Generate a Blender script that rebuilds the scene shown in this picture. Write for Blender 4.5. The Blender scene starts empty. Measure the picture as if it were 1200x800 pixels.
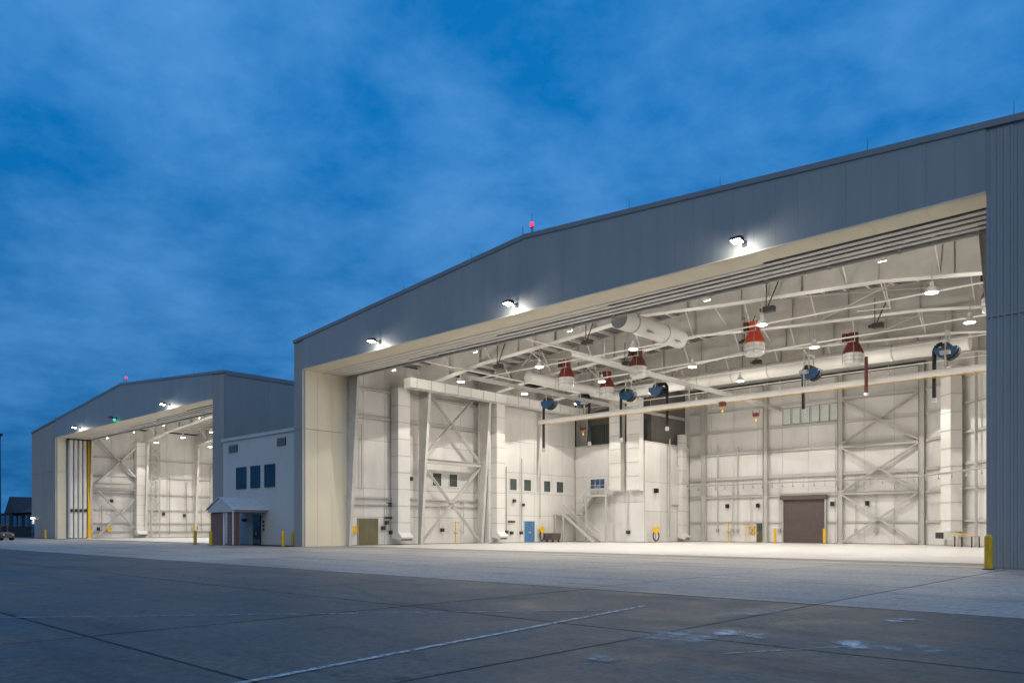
import bpy, math, random
from mathutils import Vector, Matrix
R = math.radians
random.seed(7)
scene = bpy.context.scene
COL = scene.collection

# ------------------------------------------------------------------ camera
cam_d = bpy.data.cameras.new('camera')
cam = bpy.data.objects.new('camera', cam_d)
COL.objects.link(cam)
cam.location = (0, 0, 1.6)
cam.rotation_euler = (R(90), 0, R(43.1))
cam_d.sensor_width = 36
cam_d.lens = 27.0
cam_d.shift_y = 0.1817
cam_d.clip_start = 0.1
cam_d.clip_end = 5000
scene.camera = cam

# ------------------------------------------------------------------ world: blue hour sky with thin cloud
SUN_EL, SUN_ROT = 4.0, 200.0
world = bpy.data.worlds.new('World')
scene.world = world
world.use_nodes = True
wt = world.node_tree
wt.nodes.clear()
def wn(kind, **kw):
    n = wt.nodes.new(kind)
    for k, v in kw.items():
        setattr(n, k, v)
    return n
def wl(a, b):
    wt.links.new(a, b)
w_out = wn('ShaderNodeOutputWorld')
w_bg = wn('ShaderNodeBackground')
w_sky = wn('ShaderNodeTexSky', sky_type='NISHITA')
w_sky.sun_disc = False
w_sky.sun_elevation = R(SUN_EL)
w_sky.sun_rotation = R(SUN_ROT)
w_sky.air_density = 1.0
w_sky.dust_density = 0.3
w_sky.ozone_density = 4.0
w_tc = wn('ShaderNodeTexCoord')
w_sep = wn('ShaderNodeSeparateXYZ')
wl(w_tc.outputs['Generated'], w_sep.inputs[0])
w_zc = wn('ShaderNodeMath', operation='MAXIMUM'); w_zc.inputs[1].default_value = 0.0
wl(w_sep.outputs[2], w_zc.inputs[0])
w_za = wn('ShaderNodeMath', operation='ADD'); w_za.inputs[1].default_value = 0.22
wl(w_zc.outputs[0], w_za.inputs[0])
w_dx = wn('ShaderNodeMath', operation='DIVIDE'); wl(w_sep.outputs[0], w_dx.inputs[0]); wl(w_za.outputs[0], w_dx.inputs[1])
w_dy = wn('ShaderNodeMath', operation='DIVIDE'); wl(w_sep.outputs[1], w_dy.inputs[0]); wl(w_za.outputs[0], w_dy.inputs[1])
w_cmb = wn('ShaderNodeCombineXYZ'); wl(w_dx.outputs[0], w_cmb.inputs[0]); wl(w_dy.outputs[0], w_cmb.inputs[1])
w_cmb.inputs[2].default_value = 11.4
w_n1 = wn('ShaderNodeTexNoise'); w_n1.inputs['Scale'].default_value = 0.9; w_n1.inputs['Detail'].default_value = 4; w_n1.inputs['Roughness'].default_value = 0.5
w_n2 = wn('ShaderNodeTexNoise'); w_n2.inputs['Scale'].default_value = 4.6; w_n2.inputs['Detail'].default_value = 9; w_n2.inputs['Roughness'].default_value = 0.6; w_n2.inputs['Distortion'].default_value = 0.1
wl(w_cmb.outputs[0], w_n1.inputs['Vector']); wl(w_cmb.outputs[0], w_n2.inputs['Vector'])
w_mx = wn('ShaderNodeMath', operation='MULTIPLY_ADD'); w_mx.inputs[1].default_value = 0.56
wl(w_n1.outputs['Fac'], w_mx.inputs[0])
w_h = wn('ShaderNodeMath', operation='MULTIPLY'); w_h.inputs[1].default_value = 0.44
wl(w_n2.outputs['Fac'], w_h.inputs[0]); wl(w_h.outputs[0], w_mx.inputs[2])
w_cr = wn('ShaderNodeMapRange'); w_cr.inputs[1].default_value = 0.40; w_cr.inputs[2].default_value = 0.63
wl(w_mx.outputs[0], w_cr.inputs[0])
# clear blue-hour colour: sky texture pulled to the deep blue of dusk, darker near the horizon
w_zr = wn('ShaderNodeMapRange'); w_zr.inputs[1].default_value = 0.0; w_zr.inputs[2].default_value = 0.45
wl(w_sep.outputs[2], w_zr.inputs[0])
w_deep = wn('ShaderNodeMixRGB'); w_deep.inputs[1].default_value = (0.002, 0.085, 0.26, 1); w_deep.inputs[2].default_value = (0.003, 0.165, 0.49, 1)
wl(w_zr.outputs[0], w_deep.inputs[0])
w_skm = wn('ShaderNodeMixRGB', blend_type='MULTIPLY'); w_skm.inputs[0].default_value = 1.0; w_skm.inputs[2].default_value = (0.004, 0.006, 0.008, 1)
wl(w_sky.outputs[0], w_skm.inputs[1])
w_add = wn('ShaderNodeMixRGB', blend_type='ADD'); w_add.inputs[0].default_value = 1.0
wl(w_deep.outputs[0], w_add.inputs[1]); wl(w_skm.outputs[0], w_add.inputs[2])
w_cld = wn('ShaderNodeMixRGB'); w_cld.inputs[1].default_value = (0.030, 0.185, 0.45, 1); w_cld.inputs[2].default_value = (0.105, 0.335, 0.74, 1)
wl(w_zr.outputs[0], w_cld.inputs[0])
w_mix = wn('ShaderNodeMixRGB')
w_cf = wn('ShaderNodeMath', operation='MULTIPLY'); w_cf.inputs[1].default_value = 0.9
wl(w_cr.outputs[0], w_cf.inputs[0]); wl(w_cf.outputs[0], w_mix.inputs[0])
wl(w_add.outputs[0], w_mix.inputs[1]); wl(w_cld.outputs[0], w_mix.inputs[2])
wl(w_mix.outputs[0], w_bg.inputs['Color'])
w_bg.inputs['Strength'].default_value = 1.0
wl(w_bg.outputs[0], w_out.inputs['Surface'])

# ------------------------------------------------------------------ sun: the last soft light of an overcast dusk
sun_d = bpy.data.lights.new('sun', 'SUN')
sun = bpy.data.objects.new('sun', sun_d); COL.objects.link(sun)
sun_d.energy = 0.62
sun_d.angle = R(60)
sun_d.color = (1.0, 0.92, 0.76)
sun.rotation_euler = (R(55), 0, R(38))

scene.view_settings.view_transform = 'Standard'
scene.view_settings.look = 'None'
scene.view_settings.exposure = 0.0
scene.view_settings.gamma = 1.0
scene.render.engine = 'CYCLES'
scene.cycles.max_bounces = 8
scene.cycles.diffuse_bounces = 5
scene.cycles.glossy_bounces = 3
scene.cycles.use_denoising = True
scene.cycles.sample_clamp_indirect = 6
scene.cycles.caustics_reflective = False
scene.cycles.caustics_refractive = False

# ================================================================== materials
def mat(name, col, rough=0.6, metal=0.0, var=0.0, scale=0.6, stretch=(1, 1, 1), bump=0.0, bscale=20.0,
        emit=None, estr=0.0, col2=None, spec=0.4, piece=0.0):
    m = bpy.data.materials.new(name); m.use_nodes = True
    nt = m.node_tree; p = nt.nodes['Principled BSDF']
    p.inputs['Roughness'].default_value = rough
    p.inputs['Metallic'].default_value = metal
    p.inputs['Specular IOR Level'].default_value = spec
    p.inputs['Base Color'].default_value = (*col, 1)
    if emit:
        p.inputs['Emission Color'].default_value = (*emit, 1)
        p.inputs['Emission Strength'].default_value = estr
    if var > 0 or bump > 0:
        g = nt.nodes.new('ShaderNodeNewGeometry')
        mp = nt.nodes.new('ShaderNodeMapping'); mp.inputs['Scale'].default_value = stretch
        nt.links.new(g.outputs['Position'], mp.inputs['Vector'])
    if var > 0:
        n = nt.nodes.new('ShaderNodeTexNoise'); n.inputs['Scale'].default_value = scale
        n.inputs['Detail'].default_value = 8; n.inputs['Roughness'].default_value = 0.62
        nt.links.new(mp.outputs[0], n.inputs['Vector'])
        r = nt.nodes.new('ShaderNodeMapRange'); r.inputs[1].default_value = 0.3; r.inputs[2].default_value = 0.7
        nt.links.new(n.outputs['Fac'], r.inputs[0])
        mx = nt.nodes.new('ShaderNodeMixRGB')
        c2 = col2 or tuple(c * (1 - var) for c in col)
        mx.inputs[1].default_value = (*c2, 1); mx.inputs[2].default_value = (*col, 1)
        nt.links.new(r.outputs[0], mx.inputs[0]); nt.links.new(mx.outputs[0], p.inputs['Base Color'])
        if piece > 0:
            oi = nt.nodes.new('ShaderNodeObjectInfo')
            orr = nt.nodes.new('ShaderNodeMapRange'); orr.inputs[3].default_value = 1 - piece; orr.inputs[4].default_value = 1 + piece * 0.6
            nt.links.new(oi.outputs['Random'], orr.inputs[0])
            mo = nt.nodes.new('ShaderNodeMixRGB'); mo.blend_type = 'MULTIPLY'; mo.inputs[0].default_value = 1.0
            nt.links.new(mx.outputs[0], mo.inputs[1]); nt.links.new(orr.outputs[0], mo.inputs[2]); nt.links.new(mo.outputs[0], p.inputs['Base Color'])
    if bump > 0:
        b = nt.nodes.new('ShaderNodeTexNoise'); b.inputs['Scale'].default_value = bscale; b.inputs['Detail'].default_value = 6
        nt.links.new(mp.outputs[0], b.inputs['Vector'])
        bp = nt.nodes.new('ShaderNodeBump'); bp.inputs['Strength'].default_value = bump; bp.inputs['Distance'].default_value = 0.02
        nt.links.new(b.outputs['Fac'], bp.inputs['Height']); nt.links.new(bp.outputs[0], p.inputs['Normal'])
    return m

M = {}
M['facade'] = mat('facade_metal', (0.345, 0.35, 0.33), 0.45, 0.0, 0.14, 0.7, (1, 1, 0.18), piece=0.018)
M['facade_trim'] = mat('trim_metal', (0.25, 0.26, 0.26), 0.5, 0.0, 0.1, 0.5)
M['backing'] = mat('dark_joint', (0.30, 0.305, 0.295), 0.9)
M['cream'] = mat('cream_metal', (0.77, 0.705, 0.54), 0.55, 0.0, 0.10, 0.6, (1, 1, 0.3))
M['white'] = mat('white_liner', (0.72, 0.70, 0.665), 0.6, 0.0, 0.17, 0.6, (1, 1, 0.3), piece=0.06)
M['steel'] = mat('painted_steel', (0.50, 0.485, 0.455), 0.55, 0.0, 0.12, 0.5)
M['frame'] = mat('frame_paint', (0.74, 0.72, 0.68), 0.5, 0.0, 0.14, 0.7)
M['rafter'] = mat('rafter_paint', (0.62, 0.60, 0.56), 0.5, 0.0, 0.2, 0.9)
M['steel_grey'] = mat('grey_steel', (0.42, 0.41, 0.39), 0.6, 0.0, 0.2, 0.8)
M['deck'] = mat('roof_deck', (0.21, 0.20, 0.187), 0.6, 0.0, 0.18, 0.4, (3, 0.3, 1))
M['duct'] = mat('duct_paint', (0.72, 0.70, 0.66), 0.5, 0.0, 0.08, 0.9)
M['dark'] = mat('dark_steel', (0.05, 0.048, 0.045), 0.5, 0.0, 0.3, 2)
M['black'] = mat('black_rubber', (0.012, 0.012, 0.013), 0.6)
M['yellow'] = mat('yellow_paint', (0.86, 0.52, 0.02), 0.45, 0.0, 0.30, 6, (1, 1, 0.5), col2=(0.55, 0.31, 0.02))
M['red'] = mat('red_paint', (0.19, 0.03, 0.025), 0.45, 0.0, 0.25, 2)
M['orange'] = mat('orange_paint', (0.52, 0.06, 0.03), 0.45, 0.0, 0.2, 2)
M['darkred'] = mat('dark_red_paint', (0.13, 0.03, 0.025), 0.5, 0.0, 0.25, 2)
M['blue'] = mat('blue_paint', (0.03, 0.10, 0.23), 0.45, 0.0, 0.25, 2)
M['bluedoor'] = mat('blue_door', (0.07, 0.19, 0.36), 0.5, 0.0, 0.15, 3)
M['olive'] = mat('olive_door', (0.16, 0.15, 0.075), 0.35, 0.0, 0.3, 1.2)
M['brown'] = mat('brown_slats', (0.115, 0.085, 0.078), 0.55, 0.0, 0.2, 1.5)
M['browndoor'] = mat('brown_door', (0.13, 0.10, 0.05), 0.5, 0.0, 0.2, 1.5)
M['glass'] = mat('dark_glass', (0.012, 0.022, 0.035), 0.06, 0.0, spec=0.8)
M['glass_in'] = mat('interior_glass', (0.06, 0.075, 0.07), 0.15, 0.0, spec=0.6)
M['glass_blue'] = mat('blue_glass', (0.02, 0.05, 0.14), 0.1, 0.0, spec=0.7)
M['pale_pane'] = mat('translucent_pane', (0.60, 0.66, 0.62), 0.4, 0.0, 0.15, 1.0)
M['office'] = mat('office_metal', (0.58, 0.56, 0.51), 0.6, 0.0, 0.10, 0.6, (1, 1, 0.3))
M['brick'] = mat('brick', (0.30, 0.17, 0.13), 0.85, 0.0, 0.35, 7)
M['mortar'] = mat('mortar', (0.36, 0.34, 0.32), 0.9)
M['roof_seam'] = mat('canopy_metal', (0.56, 0.58, 0.58), 0.4, 0.0, 0.15, 1.5)
M['tan'] = mat('tan_sill', (0.55, 0.40, 0.27), 0.7, 0.0, 0.3, 1.2, (0.4, 3, 1))
M['far_wall'] = mat('far_wall', (0.025, 0.027, 0.03), 0.8, 0.0, 0.2, 0.3)
M['far_roof'] = mat('far_roof', (0.05, 0.05, 0.055), 0.7, 0.0, 0.2, 0.3)
M['tug'] = mat('tractor_paint', (0.15, 0.13, 0.10), 0.5, 0.0, 0.2, 2)
M['lens'] = mat('lamp_lens', (0.9, 0.9, 0.85), 0.4, emit=(1.0, 0.93, 0.80), estr=26)
M['lens_cool'] = mat('flood_lens', (0.9, 0.9, 0.85), 0.4, emit=(1.0, 0.98, 0.93), estr=45)
M['lens_red'] = mat('beacon_lens', (0.6, 0.02, 0.05), 0.3, emit=(1.0, 0.02, 0.05), estr=3)
M['lens_green'] = mat('green_lens', (0.02, 0.4, 0.2), 0.3, emit=(0.05, 1.0, 0.5), estr=1.8)
M['clerestory_shade'] = mat('shaded_clerestory', (0.16, 0.15, 0.135), 0.6, 0.0, 0.25, 0.8)  # shade of the open void above the corner room, put into the wall colour
M['bowl'] = mat('grimy_bowl', (0.74, 0.72, 0.69), 0.35, 0.0, 0.35, 3.0, (1, 1, 2))
M['sign_white'] = mat('sign_white', (0.75, 0.75, 0.72), 0.6)

def ground_mat(name, c_dark, c_light, c_stain, fine=7.0, r0=0.5, r1=0.8, wear=0.85):
    m = bpy.data.materials.new(name); m.use_nodes = True
    nt = m.node_tree; p = nt.nodes['Principled BSDF']
    g = nt.nodes.new('ShaderNodeNewGeometry')
    def noise(scale, detail, rough, st=(1, 1, 1), rot=0.0):
        mp = nt.nodes.new('ShaderNodeMapping'); mp.inputs['Scale'].default_value = st; mp.inputs['Rotation'].default_value = (0, 0, rot)
        nt.links.new(g.outputs['Position'], mp.inputs['Vector'])
        n = nt.nodes.new('ShaderNodeTexNoise'); n.inputs['Scale'].default_value = scale; n.inputs['Detail'].default_value = detail
        n.inputs['Roughness'].default_value = rough
        nt.links.new(mp.outputs[0], n.inputs['Vector']); return n
    def ramp(n, a, b):
        r = nt.nodes.new('ShaderNodeMapRange'); r.inputs[1].default_value = a; r.inputs[2].default_value = b
        nt.links.new(n.outputs['Fac'], r.inputs[0]); return r
    n1 = ramp(noise(0.35, 10, 0.7), 0.36, 0.64)
    n2 = ramp(noise(0.5, 6, 0.6, (0.25, 1.6, 1)), 0.5, 0.72)
    n3 = ramp(noise(fine, 10, 0.8), 0.36, 0.62)
    mx = nt.nodes.new('ShaderNodeMixRGB'); mx.inputs[1].default_value = (*c_dark, 1); mx.inputs[2].default_value = (*c_light, 1)
    nt.links.new(n1.outputs[0], mx.inputs[0])
    ms = nt.nodes.new('ShaderNodeMixRGB'); ms.inputs[2].default_value = (*c_stain, 1)
    sc = nt.nodes.new('ShaderNodeMath'); sc.operation = 'MULTIPLY'; sc.inputs[1].default_value = 0.75
    nt.links.new(n2.outputs[0], sc.inputs[0]); nt.links.new(sc.outputs[0], ms.inputs[0]); nt.links.new(mx.outputs[0], ms.inputs[1])
    mf = nt.nodes.new('ShaderNodeMixRGB'); mf.blend_type = 'MULTIPLY'; mf.inputs[0].default_value = wear
    cr = nt.nodes.new('ShaderNodeMapRange'); cr.inputs[3].default_value = 0.3; cr.inputs[4].default_value = 1.0
    nt.links.new(n3.outputs[0], cr.inputs[0])
    nt.links.new(ms.outputs[0], mf.inputs[1]); nt.links.new(cr.outputs[0], mf.inputs[2])
    # oil spots and dark scuffs
    n4 = ramp(noise(1.7, 5, 0.6, (1, 1, 1), 0.5), 0.60, 0.72)
    n5 = ramp(noise(0.9, 7, 0.7, (0.12, 2.2, 1), 0.62), 0.56, 0.74)
    for nn, k in ((n4, 0.55), (n5, 0.35)):
        md = nt.nodes.new('ShaderNodeMixRGB'); md.blend_type = 'MULTIPLY'; md.inputs[2].default_value = (1 - k, 1 - k, 1 - k, 1)
        nt.links.new(nn.outputs[0], md.inputs[0]); nt.links.new(mf.outputs[0], md.inputs[1]); mf = md
    # per-slab tone
    oi = nt.nodes.new('ShaderNodeObjectInfo')
    orr = nt.nodes.new('ShaderNodeMapRange'); orr.inputs[3].default_value = 0.84; orr.inputs[4].default_value = 1.08
    nt.links.new(oi.outputs['Random'], orr.inputs[0])
    mo = nt.nodes.new('ShaderNodeMixRGB'); mo.blend_type = 'MULTIPLY'; mo.inputs[0].default_value = 1.0
    nt.links.new(mf.outputs[0], mo.inputs[1]); nt.links.new(orr.outputs[0], mo.inputs[2])
    nt.links.new(mo.outputs[0], p.inputs['Base Color'])
    rr = nt.nodes.new('ShaderNodeMapRange'); rr.inputs[3].default_value = r0; rr.inputs[4].default_value = r1
    nt.links.new(n1.outputs[0], rr.inputs[0]); nt.links.new(rr.outputs[0], p.inputs['Roughness'])
    bp = nt.nodes.new('ShaderNodeBump'); bp.inputs['Strength'].default_value = 0.35; bp.inputs['Distance'].default_value = 0.01
    bn = noise(14, 6, 0.7); nt.links.new(bn.outputs['Fac'], bp.inputs['Height']); nt.links.new(bp.outputs[0], p.inputs['Normal'])
    return m
M['apron_old'] = ground_mat('weathered_concrete', (0.10, 0.084, 0.068), (0.225, 0.19, 0.153), (0.075, 0.055, 0.042))
M['apron_new'] = ground_mat('pale_concrete', (0.40, 0.36, 0.31), (0.58, 0.53, 0.46), (0.29, 0.23, 0.18))
M['floor'] = ground_mat('hangar_floor', (0.68, 0.66, 0.63), (0.77, 0.75, 0.72), (0.60, 0.57, 0.53), 3.0, 0.28, 0.45, 0.25)
M['crack'] = mat('joint_filler', (0.02, 0.02, 0.022), 0.8)

def worn_paint(name, col, lo, hi, scale=3.0, st=(1, 1, 1)):
    m = bpy.data.materials.new(name); m.use_nodes = True
    nt = m.node_tree; p = nt.nodes['Principled BSDF']
    p.inputs['Base Color'].default_value = (*col, 1); p.inputs['Roughness'].default_value = 0.6
    tc = nt.nodes.new('ShaderNodeTexCoord')
    g = nt.nodes.new('ShaderNodeNewGeometry')
    mp = nt.nodes.new('ShaderNodeMapping'); mp.inputs['Scale'].default_value = st
    nt.links.new(g.outputs['Position'], mp.inputs['Vector'])
    n = nt.nodes.new('ShaderNodeTexNoise'); n.inputs['Scale'].default_value = scale; n.inputs['Detail'].default_value = 8; n.inputs['Roughness'].default_value = 0.7
    nt.links.new(mp.outputs[0], n.inputs['Vector'])
    r = nt.nodes.new('ShaderNodeMapRange'); r.inputs[1].default_value = lo; r.inputs[2].default_value = hi
    nt.links.new(n.outputs['Fac'], r.inputs[0])
    # fade towards the sheet's rim so the worn edge is ragged
    nt.links.new(r.outputs[0], p.inputs['Alpha'])
    return m, nt, r, tc, p
M['line'] = worn_paint('worn_white_line', (0.62, 0.63, 0.62), 0.36, 0.58, 6.0)[0]
def blotch_mat(name, col, lo, hi):
    m, nt, r, tc, p = worn_paint(name, col, lo, hi, 2.2, (1, 1, 1))
    gr = nt.nodes.new('ShaderNodeTexGradient'); gr.gradient_type = 'SPHERICAL'
    mp = nt.nodes.new('ShaderNodeMapping'); mp.inputs['Location'].default_value = (-1, -1, 0); mp.inputs['Scale'].default_value = (2, 2, 0)
    nt.links.new(tc.outputs['Generated'], mp.inputs['Vector']); nt.links.new(mp.outputs[0], gr.inputs['Vector'])
    mu = nt.nodes.new('ShaderNodeMath'); mu.operation = 'MULTIPLY'
    mm = nt.nodes.new('ShaderNodeMapRange'); mm.inputs[1].default_value = 0.0; mm.inputs[2].default_value = 0.55
    nt.links.new(gr.outputs['Fac'], mm.inputs[0])
    nt.links.new(r.outputs[0], mu.inputs[0]); nt.links.new(mm.outputs[0], mu.inputs[1])
    nt.links.new(mu.outputs[0], p.inputs['Alpha'])
    return m
M['line_faint'] = worn_paint('faint_line', (0.42, 0.42, 0.42), 0.38, 0.6, 4.0)[0]
M['blotch'] = blotch_mat('white_spill', (0.66, 0.66, 0.64), 0.47, 0.6)
M['blotch_thin'] = blotch_mat('pale_spill', (0.36, 0.36, 0.36), 0.40, 0.66)

# ================================================================== mesh helpers
class MB:
    def __init__(s): s.v = []; s.f = []
    def box(s, x0, x1, y0, y1, z0, z1):
        b = len(s.v)
        s.v += [(x, y, z) for z in (z0, z1) for y in (y0, y1) for x in (x0, x1)]
        s.f += [tuple(b + i for i in q) for q in ((0, 2, 3, 1), (4, 5, 7, 6), (0, 1, 5, 4), (1, 3, 7, 5), (3, 2, 6, 7), (2, 0, 4, 6))]
        return s
    def prism(s, pts, axis, a, b):
        """2D outline extruded along axis; pts are the two other coordinates in xyz order"""
        n = len(pts); o = len(s.v)
        for t in (a, b):
            for (u, w) in pts:
                s.v.append({'x': (t, u, w), 'y': (u, t, w), 'z': (u, w, t)}[axis])
        s.f.append(tuple(o + i for i in range(n))); s.f.append(tuple(o + n + i for i in reversed(range(n))))
        for i in range(n):
            j = (i + 1) % n
            s.f.append((o + i, o + n + i, o + n + j, o + j))
        return s
    def bar(s, p, q, w, h=None, up=(0, 0, 1)):
        h = w if h is None else h
        p, q = Vector(p), Vector(q); d = (q - p).normalized(); u = Vector(up)
        if abs(d.dot(u)) > 0.98: u = Vector((1, 0, 0))
        sd = d.cross(u).normalized(); u = sd.cross(d).normalized()
        o = len(s.v)
        for c in (p, q):
            for (a, b) in ((-1, -1), (1, -1), (1, 1), (-1, 1)):
                s.v.append(tuple(c + sd * (a * w / 2) + u * (b * h / 2)))
        s.f += [tuple(o + i for i in t) for t in ((0, 1, 2, 3), (7, 6, 5, 4), (0, 4, 5, 1), (1, 5, 6, 2), (2, 6, 7, 3), (3, 7, 4, 0))]
        return s
    def ibeam(s, p, q, w, h, t=0.03):
        """rolled section: two flanges and a web"""
        p, q = Vector(p), Vector(q); d = (q - p).normalized(); u = Vector((0, 0, 1))
        if abs(d.dot(u)) > 0.98: u = Vector((1, 0, 0))
        sd = d.cross(u).normalized(); u = sd.cross(d).normalized()
        off = u * (h / 2 - t / 2)
        s.bar(p + off, q + off, w, t, u); s.bar(p - off, q - off, w, t, u)
        s.bar(p, q, t, h - 2 * t - 0.002, u)
        return s
    def tube(s, p, q, r, n=10, r2=None, caps=True):
        r2 = r if r2 is None else r2
        p, q = Vector(p), Vector(q); d = (q - p).normalized(); u = Vector((0, 0, 1))
        if abs(d.dot(u)) > 0.98: u = Vector((1, 0, 0))
        a = d.cross(u).normalized(); b = a.cross(d)
        o = len(s.v)
        for (c, rr) in ((p, r), (q, r2)):
            for i in range(n):
                t = 2 * math.pi * i / n
                s.v.append(tuple(c + a * (math.cos(t) * rr) + b * (math.sin(t) * rr)))
        for i in range(n):
            j = (i + 1) % n; s.f.append((o + i, o + j, o + n + j, o + n + i))
        if caps:
            s.f.append(tuple(o + i for i in reversed(range(n)))); s.f.append(tuple(o + n + i for i in range(n)))
        return s
    def path(s, pts, r, n=8):
        for a, b in zip(pts[:-1], pts[1:]): s.tube(a, b, r, n)
        return s
    def lathe(s, prof, c=(0, 0, 0), n=24):
        o = len(s.v)
        for (r, z) in prof:
            for i in range(n):
                t = 2 * math.pi * i / n
                s.v.append((c[0] + r * math.cos(t), c[1] + r * math.sin(t), c[2] + z))
        for k in range(len(prof) - 1):
            for i in range(n):
                j = (i + 1) % n
                s.f.append((o + k * n + i, o + k * n + j, o + (k + 1) * n + j, o + (k + 1) * n + i))
        return s
    def mesh(s, name, m, smooth=False):
        me = bpy.data.meshes.new(name); me.from_pydata(s.v, [], s.f); me.update()
        me.materials.append(m if not isinstance(m, str) else M[m])
        if smooth:
            for p in me.polygons: p.use_smooth = True
            if hasattr(me, 'set_sharp_from_angle'): me.set_sharp_from_angle(angle=R(35))
        return me
    def build(s, name, m, parent=None, smooth=False):
        return link(name, s.mesh(name, m, smooth), parent)
def link(name, me, parent=None, loc=None):
    o = bpy.data.objects.new(name, me); COL.objects.link(o)
    if parent: o.parent = parent
    if loc: o.location = loc
    return o
def thing(name, label, cat, loc=(0, 0, 0), rz=0.0, group=None):
    o = bpy.data.objects.new(name, None); COL.objects.link(o)
    o.empty_display_size = 0.2
    o.location = loc; o.rotation_euler = (0, 0, rz)
    o['label'] = label; o['category'] = cat
    if group: o['group'] = group
    return o
def tag(o, label, cat, group=None):
    o['label'] = label; o['category'] = cat
    if group: o['group'] = group
    return o
def copy_tree(src, label, loc, rz=None):
    r = src.copy(); COL.objects.link(r); r['label'] = label; r.location = loc
    if rz is not None: r.rotation_euler = (0, 0, rz)
    for ch in list(src.children):
        c = ch.copy(); COL.objects.link(c); c.parent = r
        for g in list(ch.children):
            d = g.copy(); COL.objects.link(d); d.parent = c
    return r
def structure(o):
    o['kind'] = 'structure'; return o
ORD = ['first', 'second', 'third', 'fourth', 'fifth', 'sixth', 'seventh']

# ================================================================== ground
g = MB(); g.v = [(-2500, -600, -0.16), (1500, -600, -0.16), (1500, 3000, -0.16), (-2500, 3000, -0.16)]; g.f = [(0, 1, 2, 3)]
structure(g.build('ground', 'apron_old'))
base = MB().box(-210, 40, -14, 34.7, -0.15, -0.008)
old_apron = structure(base.build('apron', 'crack'))
SL = 6.0
def slab_mesh(w, d, name, m):
    e = 0.005
    b = MB(); x, y = w / 2 - 0.03, d / 2 - 0.03
    b.v = [(-x, -y, -0.05), (x, -y, -0.05), (x, y, -0.05), (-x, y, -0.05),
           (-x, -y, -e), (x, -y, -e), (x, y, -e), (-x, y, -e),
           (-x + e, -y + e, 0), (x - e, -y + e, 0), (x - e, y - e, 0), (-x + e, y - e, 0)]
    for k in (0, 4):
        for i in range(4):
            j = (i + 1) % 4; b.f.append((k + i, k + j, k + 4 + j, k + 4 + i))
    b.f.append((8, 9, 10, 11))
    return b.mesh(name, m)
old_me = slab_mesh(SL, SL, 'slab', 'apron_old')
for iy in range(-2, 3):
    for ix in range(-27, 4):
        x = -6.3 + SL * (ix + 0.5); y = 4 + SL * (iy + 0.5)
        # skip slabs well outside what the camera's surroundings show
        if y < 0.20 * -x - 9 or (x > 6 and y > 12): continue
        link('slab', old_me, old_apron, (x, y, random.uniform(-0.0015, 0.003)))
new_apron = structure(MB().box(-210, 40, 16.02, 34.68, -0.007, -0.003).build('hangar_apron', 'crack'))
NW = 6.2; new_me = slab_mesh(NW, NW, 'slab', 'apron_new')
for iy in range(3):
    for ix in range(-26, 5):
        x = -6.3 + NW * (ix + 0.5); y = 16.05 + NW * (iy + 0.5)
        if y < 0.20 * -x - 6: continue
        link('slab', new_me, new_apron, (x, y, 0.006 + random.uniform(-0.002, 0.002)))

# cracks and patched spots of the old apron
def crack(pts, w, name='crack'):
    b = MB(); n = len(pts)
    for i, (x, y) in enumerate(pts):
        ww = w * (0.4 + 0.6 * random.random())
        b.v += [(x - ww / 2, y - ww / 2, 0.008), (x + ww / 2, y + ww / 2, 0.008)]
    for i in range(n - 1): b.f.append((2 * i, 2 * i + 1, 2 * i + 3, 2 * i + 2))
    return b.build(name, 'crack', old_apron)
for (a, b_, w) in (((-24, 9.5), (-15.5, 10.4), 0.02), ((-18, 12.4), (-13, 10.2), 0.018),
                   ((-30, 12), (-22, 10.9), 0.025), ((-3.2, 4.4), (-1.2, 9.6), 0.014)):
    k = 22
    pts = [(a[0] + (b_[0] - a[0]) * i / k + random.uniform(-.07, .07), a[1] + (b_[1] - a[1]) * i / k + random.uniform(-.07, .07)) for i in range(k + 1)]
    crack(pts, w)

def line_sheet(name, p, q, w, m, label):
    p, q = Vector((*p, 0)), Vector((*q, 0)); d = (q - p).normalized(); s = Vector((-d.y, d.x, 0)) * w / 2
    b = MB(); n = 24
    for i in range(n + 1):
        c = p + (q - p) * i / n
        j = random.uniform(-0.012, 0.012)
        b.v += [tuple(c - s * (1 + j * 6)), tuple(c + s * (1 - j * 6))]
    for i in range(n): b.f.append((2 * i, 2 * i + 1, 2 * i + 3, 2 * i + 2))
    b.v = [(x, y, 0.0125) for (x, y, z) in b.v]
    return tag(b.build(name, m), label, 'painted line')
line_sheet('painted_line', (-6.6, -2.0), (-8.75, 13.3), 0.105, 'line', 'worn white line running from the lower edge towards the big hangar')
line_sheet('painted_line', (-18.4, 0.8), (-8.85, 12.1), 0.085, 'line_faint', 'faint white line meeting the brighter line from the left')
line_sheet('painted_line', (-4.7, 8.9), (-3.6, 10.9), 0.045, 'line_faint', 'short faint white line crossing the pale spill at the right')
def blotch(x, y, w, d, rz, m, label, z):
    b = MB(); b.v = [(-w, -d, 0), (w, -d, 0), (w, d, 0), (-w, d, 0)]; b.f = [(0, 1, 2, 3)]
    o = tag(b.build('paint_spill', m), label, 'spill'); o.location = (x, y, z); o.rotation_euler = (0, 0, rz)
blotch(-5.35, 10.7, 0.5, 0.72, 0.3, 'blotch', 'bright white spill on the dark slabs, the largest one', 0.0165)
blotch(-5.9, 9.9, 0.8, 0.95, 0.4, 'blotch_thin', 'broad pale stain around the largest white spill', 0.0125)
blotch(-3.75, 10.75, 0.34, 0.55, 0.1, 'blotch', 'white spill at the end of the short faint line', 0.0165)
blotch(-3.1, 11.0, 0.7, 0.6, 0.1, 'blotch_thin', 'pale stain right of the short faint line', 0.0125)
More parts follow.
